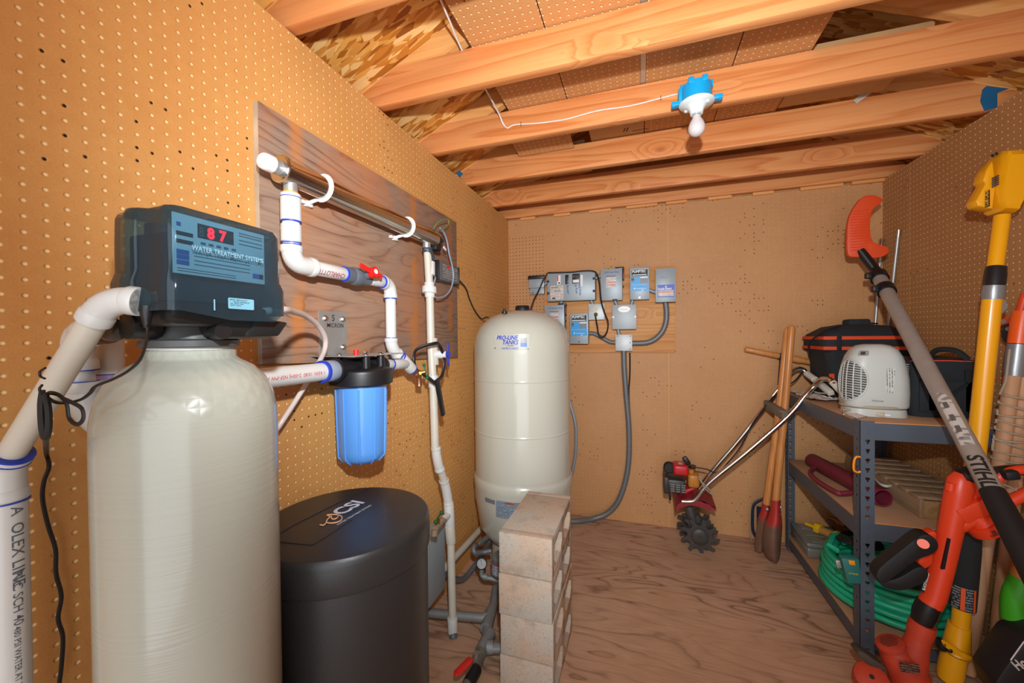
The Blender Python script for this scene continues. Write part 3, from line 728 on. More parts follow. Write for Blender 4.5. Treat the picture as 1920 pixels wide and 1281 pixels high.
m = MB(); u1 = (at(826, 957, 'x', k0.x)-at(814, 976, 'x', k0.x)).normalized(); m.bar(k0-u1*.024, k0+u1*.026, .008, .006, (1, 0, 0), .002); m.ball(k0+u1*.026, .008, n=10); m.ball(k0-u1*.024, .008, n=10); obj('tee_handle', m, M_green, sp_)
fitting(t, 'coupling', dp(843, 986), dp(846, 1018), .0215, M_pvcold)
m = MB(); m.tube([dp(845, 1000), dp(849, 1170)], .0165, 20); obj('pipe', m, M_pvcold, t)
fl0 = at(850, 1197, 'z', .001)
fitting(t, 'coupling', dp(848, 1158), dp(849, 1186)*1., .0215, M_pvc)
m = MB(); m.tube([dp(849, 1180), fl0], .0175, 20); obj('stub_pipe', m, M_greypvc, t)

# filter wrench hung on the drop pipe
t = thing('filter_wrench', 'black plastic filter wrench hanging over the drop pipe', 'wrench', at(830, 780, 'x', .15))
W = .15
ring = at2([(812, 700), (802, 694), (798, 675), (803, 655), (815, 644), (824, 648), (832, 668), (833, 685), (828, 706), (817, 716)], 'x', W)
for i, p in enumerate(ring): p.x = W - (.05 if i in (0, 1, 2, 3) else .0)
m = MB(); m.tube(spline(ring, 6), .0075, 10, flat=.6); m.tube([ring[0], ring[0]*.5+at(820, 722, 'x', W)*.5, at(822, 724, 'x', W)], .0075, 8); obj('wrench_loop', m, M_black, t)
m = MB(); a_, b_ = at(820, 716, 'x', W), at(831, 779, 'x', W)
m.bar(a_, b_, .022, .014, (1, 0, 0), .003); m.bar(ring[-1], a_+(b_-a_)*.15, .01, .01); obj('wrench_handle', m, M_black, t)
# ------------------------------------------------------------------ softener
SX, SY, SR = .233, .449, .12
t = thing('water_softener', 'cream fibre-wound softener tank with smoked valve head at the left', 'water softener', (SX, SY, 0))
q = NT('fibre wound tank'); p = q.coord(); sp = q.n('SeparateXYZ', {0: p})
hel = q.math('ADD', q.math('MULTIPLY', sp.outputs[2], 1.0), q.math('MULTIPLY', q.noise(q.n('Mapping', {'Vector': p, 'Scale': (1.5, 1.5, 9)}).outputs[0], 1.5, 2), .05))
w1 = q.noise(q.n('CombineXYZ', {2: q.math('MULTIPLY', hel, 170)}).outputs[0], 1, 2)
dome = q.math('GREATER_THAN', sp.outputs[2], 1.165)
ang = q.math('ARCTAN2', sp.outputs[1], sp.outputs[0])
d1 = q.math('SINE', q.math('ADD', q.math('MULTIPLY', ang, 22), q.math('MULTIPLY', sp.outputs[2], 210)))
d2 = q.math('SINE', q.math('SUBTRACT', q.math('MULTIPLY', ang, 22), q.math('MULTIPLY', sp.outputs[2], 210)))
dd_ = q.math('MULTIPLY', q.math('MULTIPLY', q.math('MAXIMUM', d1, d2), .5), q.noise(p, 30, 2))
hgt = q.mix(dome, w1, dd_)
q.P(Base_Color=q.mix(q.math('MULTIPLY', w1, .35), lin('#b3b5a8'), lin('#9d9f91')), Roughness=.26, Coat_Weight=.35, Normal=q.bump(hgt, .5, .0016))
M_fibre = q.mat
m = MB(); m.lathe([(.058, 1.2645), (.0605, 1.262), (.0605, 1.252), (.066, 1.247), (.085, 1.236), (.103, 1.215), (.1145, 1.188), (.119, 1.16), (.12, 1.12), (.12, .08), (.115, .06), (0, .06)], (SX, SY, 0), n=80)
obj('tank_shell', m, M_fibre, t, sharp=60)
m = MB(); m.lathe([(0, 0), (.128, 0), (.128, .1), (.121, .11), (.121, .07)], (SX, SY, 0), n=60); obj('tank_base', m, M_black, t)
m = MB(); m.lathe([(.0565, 1.262), (.0565, 1.27), (.0555, 1.272)], (SX, SY, 0), n=48); obj('neck_ring', m, M_white, t)
m = MB(); m.lathe([(.063, 1.268), (.0655, 1.27), (.0655, 1.279), (.062, 1.281), (.055, 1.2815), (.05, 1.3), (.046, 1.34), (0, 1.34)], (SX, SY, 0), n=48)
obj('valve_neck', m, mat('grey resin', '#4a4b4b', .4), t)
m = MB(); m.box((.205, .365, 1.3), (.325, .515, 1.335), .01); m.box((.22, .43, 1.281), (.325, .53, 1.318), .012)
m.prism([(.3, .47, 1.285), (.3, .53, 1.285), (.3, .55, 1.31), (.3, .49, 1.316)], (.03, 0, 0), .004)
m.cyl((.30, .44, 1.292), (.325, .436, 1.293), .0125, n=24); m.box((.318, .434, 1.281), (.322, .438, 1.3)); m.cyl((.24, .36, 1.3), (.24, .395, 1.3), .018, n=20)
obj('valve_body', m, mat('black valve body', '#1d1d1c', .35), t)
# works inside the smoked cover
m = MB(); m.box((.222, .372, 1.335), (.318, .512, 1.435), .006); m.cyl((.25, .4, 1.33), (.25, .4, 1.452), .02, n=20); m.cyl((.25, .47, 1.33), (.25, .47, 1.45), .018, n=20); obj('timer_works', m, mat('black works', '#2b3238', .5), t)
m = MB(); m.box((.3315, .3635, 1.372), (.3335, .5005, 1.4555), .001)
pm = obj('control_panel', m, mat('pale panel', '#e6eef0', .5), t, label='pale control panel behind the smoked cover')
xs = .3341
def prect(mb, y0, z0, y1, z1, x=xs): mb.poly([(x, y0, z0), (x, y1, z0), (x, y1, z1), (x, y0, z1)])
m = MB(); prect(m, .3675, 1.392, .3835, 1.3985); prect(m, .3675, 1.3845, .3835, 1.391); prect(m, .3675, 1.399, .3835, 1.4055); prect(m, .368, 1.4375, .3735, 1.443); prect(m, .478, 1.38, .49, 1.388)
m.m(1)
prect(m, .3675, 1.425, .389, 1.4305); prect(m, .3675, 1.414, .389, 1.4195); prect(m, .395, 1.427, .4475, 1.4475); prect(m, .49, 1.38, .497, 1.388)
m.m(2)
for z_ in (1.4475, 1.4435, 1.4365, 1.4305): prect(m, .456, z_, .496, z_+.0014)
for z_ in (1.41, 1.4035, 1.399, 1.3925, 1.387): prect(m, .39, z_, .474, z_+.0012)
for z_ in (1.379, 1.3755): prect(m, .368, z_, .45, z_+.001)
for y_ in (.399, .41, .421, .432, .444): prect(m, y_, 1.418, y_+.007, 1.4215)
obj('panel_print', m, [mat('panel blue', '#2f6fc0', .5), mat('panel dark', '#20262a', .5), mat('panel ink', '#5f7480', .5)], pm)
m = MB(); M_led = mat('red led', '#ff2a2a', .4, emit=('#ff1626', 5)); xl = xs+.0004
m.text('8', (xl, .4085, 1.4295), (0, 1, 0), (0, 0, 1), .0215, .05, sx=.9); m.text('7', (xl, .4255, 1.4295), (0, 1, 0), (0, 0, 1), .0215, .05, sx=.9)
m.m(1).text('8', (xl, .3965, 1.4295), (0, 1, 0), (0, 0, 1), .0195, .01, sx=.75)
obj('led_digits', m, [M_led, mat('unlit digit', '#5b6a70', .5)], pm)
# the smoked cover
q = NT('smoked cover'); tr = q.n('BsdfTransparent', {0: (.36, .56, .66, 1)}); 
q.P(Base_Color=lin('#3d4e58'), Roughness=.1, Coat_Weight=1., Coat_Roughness=.05)
fr = q.n('Fresnel', {0: 1.45}).outputs[0]
mx = q.n('MixShader', {0: q.math('ADD', .3, q.math('MULTIPLY', fr, .5))}); q.t.links.new(tr.outputs[0], mx.inputs[1]); q.t.links.new(q.b.outputs[0], mx.inputs[2])
q.t.links.new(mx.outputs[0], q.t.nodes['Material Output'].inputs[0]); M_smoke = q.mat
prof = [(.206, .527), (.206, .372), (.211, .362), (.222, .357), (.243, .356), (.252, .351), (.262, .346), (.272, .346), (.279, .351), (.287, .356), (.318, .355), (.333, .353), (.342, .357), (.346, .366), (.346, .43), (.346, .5), (.344, .515), (.337, .525), (.325, .528)]
cx, cy = .276, .44
def ring_(z, k, dz=None): return [V((cx+(x-cx)*(1+k/.07 if x > .3 else 1+k/.12), cy+(y-cy)*(1+k/.09), z + (dz(x, y) if dz else 0))) for x, y in prof]
skirt = lambda x, y: (-.011 if (x > .335 and .43 <= y < .51) else 0) + (.026 if x < .25 and y < .4 else 0)
rings = [ring_(1.32, .005, skirt), ring_(1.345, .005, lambda x, y: .012 if x < .25 and y < .4 else 0), ring_(1.362, .005), ring_(1.378, .0), ring_(1.42, .0), ring_(1.455, -.001), ring_(1.4625, -.004), ring_(1.4655, -.012)]
m = MB(); m.loft(rings, caps=False); m.poly(rings[-1])
cov = obj('valve_cover', m, M_smoke, t, label='smoky translucent valve cover', sharp=50)
m = MB(); m.text('WATER TREATMENT SYSTEMS', (.3468, .379, 1.4055), (0, 1, 0), (0, 0, 1), .0098, .002, sx=.82); obj('embossed_lettering', m, mat('embossed clear', '#86aab8', .3), cov)
m = MB(); rr = round_rect(.041, .0165, .002); yc, zc = .4435, 1.3345
m.poly([(.3535, yc+a, zc+b) for a, b in rr])
m.m(1).text('MODEL  MASCUS-20-TS', (.3539, .4255, 1.3392), (0, 1, 0), (0, 0, 1), .0026, .01); m.text('       WATER SOFTENER 20\"\n S/N   MW0111560\n DATE   3/2010', (.3539, .4255, 1.336), (0, 1, 0), (0, 0, 1), .0026, .01)
obj('rating_label', m, [mat('label pale blue', '#6fa3b4', .5), M_ink], cov, 'small pale blue rating label')
m = MB(); m.box((.3545, .4015, 1.322), (.3552, .403, 1.338)); obj('bright_slot', m, mat('slot', '#7fb0bf', .5), cov)
# bypass at the back
m = MB(); m.cyl((.21, .36, 1.295), (.12, .375, 1.293), .016, n=24); m.cyl((.15, .37, 1.294), (.143, .371, 1.294), .02, n=24); m.cyl((.19, .362, 1.296), (.18, .364, 1.296), .0205, n=24); m.box((.17, .35, 1.29), (.2, .362, 1.306), .003)
m.cyl((.178, .345, 1.289), (.186, .345, 1.289), .006, n=8)
obj('bypass_fitting', m, mat('bypass metal', '#8a7c70', .25, .8, var=.3), t)
m = MB(); c0 = at(275, 590, 'y', .352); m.lathe([(0, 0), (.007, 0), (.007, .012), (.005, .02), (.0035, .03), (.0, .03)], c0+V((0, 0, .012)), (0, 0, -1), 16); obj('cord_plug', m, M_black, t)

# ------------------------------------------------------------------ inlet pipe: elbow, slanting pipe, big pipe down the wall
t = thing('inlet_pipe', 'slanting aged pipe dropping to a fat white pipe at the left edge', 'pipe', at(10, 1000, 'x', .07))
Ea, Ec = V((.285, .352, 1.333)), at(203, 558, 'y', .334)
Lc = at(8, 872, 'x', .072)
dgl = (Lc-Ec).normalized()
elbow(t, Ea, Ec, Ec+dgl*.04, .0185, lip=.012, rad=.032)
m = MB(); m.cyl(Ec+dgl*.03, Lc-dgl*.008, .0155, n=28); obj('pipe', m, M_pvcold, t, label='aged slanting pipe')
elbow(t, Lc-dgl*.02, Lc, Lc+V((0, 0, -.05)), .0215, lip=.012, rad=.02, name='bend_fitting')
glue(t, Lc-dgl*.0225, dgl, .0236, .003); glue(t, Lc-dgl*.014, dgl, .0238, .002)
m = MB(); bx_, by_ = Lc.x, Lc.y; m.cyl((bx_, by_, Lc.z-.045), (bx_, by_, .0), .0215, n=32); obj('pipe', m, M_pvc, t)
glue(t, (bx_, by_, Lc.z-.0525), (0, 0, 1), .0238, .002)
m = MB(); R_ = .0218; ztx = Lc.z-.058
def wz(x, y): a = -.12 + y/R_ ; return V((bx_+R_*math.cos(a), by_+R_*math.sin(a), ztx-x))
m.text('A  OLEX LINE', (0, 0, 0), (1, 0, 0), (0, 1, 0), .019, .004, wrap=wz); ztx -= .093
m.text('PVC SCH 40', (0, 0, 0), (1, 0, 0), (0, 1, 0), .0145, .004, wrap=wz); ztx -= .078
m.text('480 PSI WATER AT 73 F  PVC 1120 NSF-PW', (0, 0, 0), (1, 0, 0), (0, 1, 0), .0095, .004, wrap=wz)
obj('pipe_lettering', m, mat('grey print', '#5f6670', .5), t)
# outlet elbow and pipes behind
t = thing('outlet_pipe', 'white elbow and pipe dropping behind the slanting pipe', 'pipe', at(150, 740, 'x', .062))
Ob = V((.125, .374, 1.293)); Oc = V((.062, .385, 1.293))
elbow(t, Ob, Oc, Oc+V((0, .004, -.06)), .021, lip=.014, rad=.05)
m = MB(); m.cyl(Oc+V((0, .004, -.05)), Oc+V((0, .007, -.1)), .0165, n=24); obj('pipe', m, M_pvc, t)
glue(t, Oc+V((0, .005, -.061)), (0, 0, 1), .0222, .002); glue(t, Oc+V((0, .005, -.08)), (0, 0, 1), .0222, .002)
k0 = Oc+V((0, .006, -.08)); 
elbow(t, k0, k0+V((0, .002, -.05)), k0+V((.0, .05, -.1)), .0225, lip=.014, rad=.04, name='bend_fitting')
m = MB(); m.cyl(k0+V((0, .045, -.09)), k0+V((0, .16, -.2)), .0165, n=20); obj('pipe', m, M_pvc, t)
t = thing('red_lettered_pipe', 'white pipe end with red letters and purple primer behind the softener', 'pipe', at(205, 740, 'x', .045))
q_ = at(204, 660, 'x', .04); m = MB(); m.cyl((.04, q_.y, 1.3), (.04, q_.y, 1.222), .0205, n=28); obj('coupling', m, mat('clear grey pvc', '#d6cfc6', .35), t)
m = MB(); m.cyl((.04, q_.y, 1.225), (.04, q_.y, .0), .0175, n=28); obj('pipe', m, M_pvc, t)
m = MB(); m.cyl((.04, q_.y, 1.223), (.04, q_.y, 1.212), .0178, n=28); m.m(1).cyl((.04, q_.y, 1.2235), (.04, q_.y, 1.2205), .0195, n=28); obj('glue_ring', m, [mat('purple primer', '#b69ad0', .4), M_glue], t)
m = MB(); R2 = .0181; m.text('PI', (0, 0, 0), (1, 0, 0), (0, 1, 0), .02, .01, wrap=lambda x, y: V((.04+R2*math.cos(-.95-y/R2+.4), q_.y+R2*math.sin(-.95-y/R2+.4), 1.186+x)), space=1.5); obj('pipe_lettering', m, mat('dark red print', '#b3263a', .5), t)

# ------------------------------------------------------------------ black cord of the valve head, bundled over the slanting pipe
t = thing('valve_cord', 'black two-wire cord tied in a bundle over the slanting pipe', 'cord', at(85, 780, 'x', .2))
g = [c0+V((0, 0, -.016)), at(277, 622, 'y', .325), at(272, 650, 'y', .315), at(262, 675, 'y', .305), at(240, 696, 'y', .3), at(210, 712, 'y', .295), at(180, 724, 'y', .292), at(168, 738, 'y', .29), at(150, 750, 'y', .285), at(120, 756, 'y', .28), at(98, 752, 'y', .275), at(84, 742, 'y', .27)]
m = MB(); m.tube(spline(g, 6), .0028, 8, flat=.6); obj('cord', m, M_cord, t)
w0 = .262
m = MB()
for dx, dz, dy in ((0, 0, 0), (3, 5, .006), (-2, 2, .011)):
    g = [at(80+dx, 732+dz, 'y', w0+dy), at(77+dx, 760, 'y', w0+dy), at(79+dx, 800+dz, 'y', w0+dy), at(85+dx, 822, 'y', w0+dy), at(90+dx, 800, 'y', w0+dy), at(89+dx, 765, 'y', w0+dy), at(83+dx, 738, 'y', w0+dy)]
    m.tube(spline(g, 5), .0026, 8)
obj('cord_bundle', m, M_cord, t)
m = MB(); g = at2([(82, 742), (95, 737), (112, 742), (125, 758), (130, 785), (145, 796), (156, 785), (153, 766), (135, 755), (120, 748)], 'y', .275); m.tube(spline(g, 6), .0026, 8, flat=.6)
g = at2([(85, 690), (75, 697), (76, 706), (84, 710)], 'y', .25); m.tube(spline(g, 4), .0012, 6); g = at2([(79, 722), (74, 730), (78, 740)], 'y', .25); m.tube(spline(g, 4), .0012, 6); obj('cord_tail', m, M_cord, t)
g = [at(86, 820, 'y', .265)] + [at(x, y, 'x', .03) for x, y in ((87, 850), (92, 875), (82, 905), (80, 938), (90, 985), (104, 1030), (105, 1075), (115, 1118), (109, 1160), (118, 1195), (115, 1250), (110, 1290))]
m = MB(); m.tube(spline(g, 6), .0028, 8); obj('cord', m, M_cord, t)

# ------------------------------------------------------------------ brine tank
BXC, BYC, BR = .245, .785, .197
t = thing('brine_tank', 'round black brine tank with lettered lid between softener and blocks', 'brine tank', (BXC, BYC, 0))
M_brine = mat('textured black', '#2a2a2a', .38, bump=.25, bscale=420)
m = MB(); m.lathe([(0, 0), (.185, 0), (.19, .008), (.1935, .1), (.194, .77), (0, .77)], (BXC, BYC, 0), n=72); obj('tank_body', m, M_brine, t)
m = MB(); m.lathe([(.193, .762), (.1985, .763), (.2, .768), (.2, .822), (.1985, .832), (.194, .8375), (.18, .8395), (0, .84)], (BXC, BYC, 0), n=72)
zl = .8402; n_ = V((0, 0, .001))
la, lb = at(500, 1020, 'z', .84), at(520, 1021, 'z', .84)
for pl in (((520, 1016), (585, 1022), (600, 1014), (660, 975)), ((500, 1015), (550, 985), (690, 915))):
    m.tube([at(x, y, 'z', .8403) for x, y in pl], .0012, 6)
lid = obj('tank_lid', m, M_brine, t)
m = MB(); o = at(624, 981, 'z', .8415); oe = at(694, 941, 'z', .8415); ux = (oe-o).normalized(); uy = V((0, 0, 1)).cross(ux); o2 = at(640, 964, 'z', .8415)
Lh = (at(686, 941, 'z', .8415)-at(636, 967, 'z', .8415)).length
m.text('CSI', at(641, 966, 'z', .8412), ux, uy, Lh/1.52, .03, shear=.0, sx=1.0); m.text('WATER TREATMENT SYSTEMS', at(634, 985, 'z', .8412), ux, uy, Lh/8.9, .012, sx=.86)
m.m(1); g = at2([(600, 984), (606, 985), (611, 981), (614, 974), (619, 969), (613, 966), (628, 965), (640, 968), (640, 975), (630, 980), (617, 981), (612, 978), (616, 972), (621, 968), (622, 973), (629, 973), (634, 969)], 'z', .842)
m.tube(spline(g, 4), .0015, 6)
obj('lid_lettering', m, [mat('silver print', '#c6cede', .4), mat('copper print', '#e0ac84', .4)], lid)

# ------------------------------------------------------------------ grey metal box and conduits low on the left wall
t = thing('metal_box', 'grey metal box low on the left wall behind the brine tank', 'electrical box', (.06, 1.42, .12))
e0 = at(834, 985, 'x', .1)
m = MB(); m.prism([(.002, 1.26, e0.z), (.1, 1.26, e0.z), (.1, 1.26, .16), (.002, 1.26, .12)], (0, e0.y-1.26, 0), .003); obj('enclosure', m, M_enclosure, t)
m = MB(); m.cyl((.05, e0.y-.002, .22), (.05, e0.y+.02, .22), .018, n=18); obj('knockout_fitting', m, M_galv, t)
def conduit(pts, r, label, mt=None, ribs=True, k=8, name='flexible_conduit', cat='conduit', pitch=2.2):
    m = MB(); P = spline(pts, k)
    if ribs:
        L = [0]
        for a, b in zip(P, P[1:]): L.append(L[-1]+(b-a).length)
        n = int(L[-1]/(r*.5)); Q = []; j = 0
        for i in range(n+1):
            s = L[-1]*i/n
            while j < len(L)-2 and L[j+1] < s: j += 1
            f = (s-L[j])/max(1e-9, L[j+1]-L[j]); Q.append(P[j].lerp(P[j+1], f))
        m.tube(Q, [r*(1.08 if i % 2 else .86) for i in range(n+1)], 12)
    else: m.tube(P, r, 12)
    return obj(name, m, mt or M_conduit, None, label, cat, sharp=60)
conduit([V((.05, e0.y+.015, .22)), at(848, 1084, 'x', .05), at(868, 1086, 'x', .06), at(885, 1068, 'x', .07), at(903, 1042, 'x', .09), V((.17, 1.93, .2))], .014, 'smooth grey conduit curving from the metal box towards the tank base', ribs=False)
conduit([V((.24, 1.86, .3)), at(900, 1018, 'x', .13), at(889, 1025, 'x', .12), at(890, 1036, 'x', .13), at(905, 1036, 'x', .16), at(921, 1033, 'x', .2)], .013, 'grey conduit hooking round to the pressure switch', ribs=False)
m = MB(); a_, b_ = at(862, 1035, 'x', .045), at(908, 985, 'x', .045); m.tube([a_-(b_-a_)*1.2, b_+(b_-a_)*1.5], .0165, 20); obj('aged_pipe', m, M_pvcold, None, 'thin aged pipe slanting along the left wall behind the pressure tank', 'pipe')

# ------------------------------------------------------------------ pressure tank
TX, TY, TR = .331, 2.012, .255
t = thing('pressure_tank', 'tall cream well pressure tank with blue lettered label', 'pressure tank', (TX, TY, 0))
def bead(z, r=TR, h=.004, w=.006): return [(r, z-w-.02), (r, z-w-.003), (r, z-w), (r+h*.7, z-w*.5), (r+h, z), (r+h*.7, z+w*.5), (r, z+w), (r, z+w+.003), (r, z+w+.02)]
prof = [(0, 1.422), (.06, 1.419), (.11, 1.408), (.16, 1.388), (.2, 1.36), (.23, 1.325), (.247, 1.285), (.254, 1.24), (TR, 1.2), (TR, 1.19)] + bead(1.062, h=.002, w=.004)[::-1] + bead(.795, h=.002, w=.004)[::-1] + [(TR, .6), (TR, .57), (TR, .56), (TR+.003, .555), (TR+.007, .545), (TR+.007, .515), (TR+.004, .5), (TR+.003, .44), (TR-.005, .4), (.235, .29), (.2, .235), (.175, .215), (.165, .2), (0, .2)]
m = MB(); m.lathe(prof, (TX, TY, 0), n=96); obj('tank_shell', m, M_cream, t, sharp=50)
m = MB(); m.lathe([(.165, .21), (.17, .19), (.172, .02), (.185, .004), (.185, 0), (.16, 0)], (TX, TY, 0), n=64); obj('base_ring', m, mat('base enamel', '#b9b4a2', .45), t)
m = MB(); m.lathe([(0, 1.445), (.034, 1.445), (.038, 1.44), (.04, 1.418)], (TX+.005, TY, 0), n=32); obj('top_cap', m, M_black, t)
v0 = at(946, 585, 'y', TY-.14)
m = MB(); m.lathe([(0, .018), (.006, .018), (.007, .004), (.014, .002), (.014, -.008), (0, -.008)], (v0.x, TY-.14, v0.z), n=16); obj('air_valve', m, M_black, t)
def wrapT(a0, z0, r=TR+.0012): return lambda x, y: V((TX+r*math.cos(a0+x/r), TY+r*math.sin(a0+x/r), z0+y))
def hit(x, y):
    d = CR*((x-960)/FPX)-CU*((y-640.5)/FPX)+CF; ox, oy = CP.x-TX, CP.y-TY
    a, b, c = d.x**2+d.y**2, 2*(ox*d.x+oy*d.y), ox*ox+oy*oy-TR**2
    s = (-b-math.sqrt(max(0, b*b-4*a*c)))/(2*a); p = CP+d*s; return math.atan2(p.y-TY, p.x-TX), p.z
aL, zT = hit(927, 627); aR, zB = hit(993, 657)
def lab(mb, a0, a1, z0, z1, r): mb.patch(lambda u, v: V((TX+r*math.cos(a0+(a1-a0)*u), TY+r*math.sin(a0+(a1-a0)*u), z0+(z1-z0)*v)), 12, 1)
m = MB(); lab(m, aL, aR, zB, zT, TR+.0007)
W_ = (aR-aL)*TR; H_ = zT-zB; M_lblue = mat('label blue', '#1238b8', .35)
m.m(1).text('PRO-LINE', (0, 0, 0), (1, 0, 0), (0, 1, 0), H_*.36, .025, .3, wrap=wrapT(aL+W_*.07/TR, zB+H_*.66), sx=.83*W_/H_/2.12); m.text('TANKS', (0, 0, 0), (1, 0, 0), (0, 1, 0), H_*.36, .025, .3, wrap=wrapT(aL+W_*.24/TR, zB+H_*.37), sx=.83*W_/H_/2.12)
m.text("THE PRO'S CHOICE", (0, 0, 0), (1, 0, 0), (0, 1, 0), H_*.15, .02, .3, wrap=wrapT(aL+W_*.22/TR, zB+H_*.07), sx=.75*W_/H_/2.12)
m.m(2).text('-A-  WELL-X-TROL', (0, 0, 0), (1, 0, 0), (0, 1, 0), H_*.08, .02, 0, wrap=wrapT(aL+W_*.36/TR, zB+H_*.255)) if False else None
m.m(2).text('A  BAKRINN', (0, 0, 0), (1, 0, 0), (0, 1, 0), H_*.09, .02, 0, wrap=wrapT(aL+W_*.36/TR, zB+H_*.255))
r_ = TR+.0013
am = aL+W_*.835/TR
m.m(3); lab(m, am-.08*W_/TR, am+.09*W_/TR, zB+H_*.4, zB+H_*.76, r_)
m.m(4); lab(m, am-.08*W_/TR, am+.09*W_/TR, zB+H_*.22, zB+H_*.45, r_+.0002)
m.m(2); lab(m, aL+.005*W_, aL+.03*W_/TR+.004, zB+H_*.1, zB+H_*.17, r_); lab(m, aR-.05*W_/TR, aR-.03*W_/TR, zB+H_*.03, zB+H_*.13, r_)
obj('brand_label', m, [mat('label clear', '#b9b8ac', .25), M_lblue, mat('label dark', '#4a4640', .4), mat('label silver', '#8e8d88', .3), mat('label sky', '#3a6fe0', .35)], t, 'label with blue slanted lettering')
a0, z1 = hit(931, 937); a1, z0 = hit(990, 974)
r2 = TR+.0055
m = MB(); lab(m, a0, a1, z0, z1, r2-.0005); m.m(1); lab(m, a0+.3*(a1-a0), a0+.6*(a1-a0), z1-.011, z1-.004, r2)
b0, bz = hit(911, 930); b1, bz0 = hit(929, 937)
m.m(2); lab(m, b0, b1, bz-.025, bz-.004, r2-.0005)
obj('warning_label', m, [text_block('warning print', '#8794a2', '#47525e', (0, 2), .008), mat('label orange', '#b2451f', .4), mat('label grey', '#6f7078', .4)], t, 'blue-grey warning label')
# pressure switch and gauge
t = thing('pressure_switch', 'round grey pressure switch with printed cover beside the tank base', 'pressure switch', at(934, 1090, 'y', 1.72))
sc_ = at(940, 1058, 'y', 1.72)
m = MB(); m.lathe([(0, .045), (.04, .045), (.046, .038), (.046, -.04), (.042, -.046), (0, -.046)], sc_, n=36); obj('switch_cover', m, M_conduit, t)
m = MB(); r3 = .0466; m.patch(lambda u, v: sc_+V((r3*math.cos(-2.6+u*1.5), r3*math.sin(-2.6+u*1.5), -.035+v*.05)), 12, 1)
m.m(1).patch(lambda u, v: sc_+V(((r3+.0003)*math.cos(-2.6+u*1.5), (r3+.0003)*math.sin(-2.6+u*1.5), .012+v*.004)), 12, 1); obj('printed_label', m, [text_block('switch print', '#a6aab2', '#4a4d55', (0, 2), .012), M_red], t)
m = MB(); m.cyl(sc_+V((0, 0, -.046)), sc_+V((0, 0, -.12)), .012, n=16); obj('nipple', m, M_pipegrey, t)
t = thing('pressure_gauge', 'small round pressure gauge with white dial near the floor pipes', 'gauge', at(903, 1075, 'y', 1.72))
gc = at(903, 1057, 'y', 1.72); gd = (CP-gc); gd.z *= .4; gd.normalize(); gx = V((0, 0, 1)).cross(gd).normalized(); gy = gd.cross(gx)
m = MB(); m.lathe([(0, -.012), (.024, -.012), (.026, -.008), (.0265, .006), (.023, .008), (.0225, .004)], gc, gd, 36); obj('gauge_case', m, M_black, t)
m = MB(); m.lathe([(0, .0048), (.0222, .0048)], gc, gd, 36); dial = obj('dial', m, M_white, t)
m = MB(); f_ = gc+gd*.0055
for k in range(11):
    a = math.radians(-220+k*26); d_ = gx*math.cos(-a)+gy*math.sin(-a); m.bar(f_+d_*.015, f_+d_*.02, .0012, .0004, gd)
m.bar(f_-gy*.006+gx*.001, f_+gy*.016-gx*.004, .0016, .0006, gd); obj('needle', m, M_ink, dial)
m = MB(); g = [gc+V((0, 0, -.022)), at(903, 1076, 'y', 1.72), at(907, 1082, 'y', 1.72), at(925, 1086, 'y', 1.73), at(945, 1092, 'y', 1.74)]
m.tube(spline(g, 5), .011, 14); m.cyl(at(907, 1081, 'y', 1.72), at(914, 1083, 'y', 1.722), .015, n=14); obj('gauge_pipe', m, M_pipegrey, t)
# floor pipes
t = thing('floor_pipe', 'corroded grey pipes and tees on the floor beside the block stack', 'pipe', at(905, 1165, 'z', 0))
Z5 = .055
F = lambda x, y, z=Z5: at(x, y, 'z', z)
tee = F(916, 1160)
m = MB(); m.tube([F(790, 1148), tee], .0185, 18); obj('pipe', m, M_pipegrey, t); 
tA, tB = F(926, 1133), F(912, 1202)
m = MB(); m.tube([F(930, 1105), tA, tee, tB], .021, 18); m.cyl(F(905, 1160), tee, .026, n=18); m.cyl(F(920, 1148), F(911, 1180), .0255, n=18); obj('tee', m, M_pipegrey, t)
m = MB(); m.tube([tB, F(913, 1215), F(960, 1216)], .0185, 18); m.cyl(F(914, 1213), F(925, 1214), .024, n=18); m.cyl(F(919, 1188), F(901, 1222), .0245, n=18); obj('tee', m, M_pipegrey, t)
c1_, c2_ = F(902, 1222), F(884, 1262)
m = MB(); m.tube([c1_, c2_, F(872, 1290)], .017, 18); dv = (c2_-c1_).normalized(); m.cyl(c1_-dv*.005, c1_+dv*.018, .024, n=8); m.cyl(c1_+dv*.03, c1_+dv*.075, .0235, n=18); m.cyl(c1_+dv*.05, c1_+dv*.05+V((0, 0, .035)), .012, n=14); vb = obj('ball_valve', m, mat('dull brass', '#8f8a80', .45, .6, var=.2), t)
h0_ = F(884, 1236, .1); h1_ = F(852, 1268, .1)
m = MB(); dv2 = (h1_-h0_).normalized(); sd = V((0, 0, 1)).cross(dv2)
poly = [h0_+sd*.012, h0_+dv2*.02+sd*.016, h1_-dv2*.01+sd*.013, h1_+sd*.004, h1_-sd*.004, h1_-dv2*.01-sd*.013, h0_+dv2*.02-sd*.014, h0_-sd*.012]
m.prism(poly, (0, 0, .006), .002); obj('lever_handle', m, M_red, vb, 'red lever handle')
m = MB(); m.cyl(F(893, 1255), F(878, 1283), .0215, n=18); obj('rubber_sleeve', m, M_rubber, t)

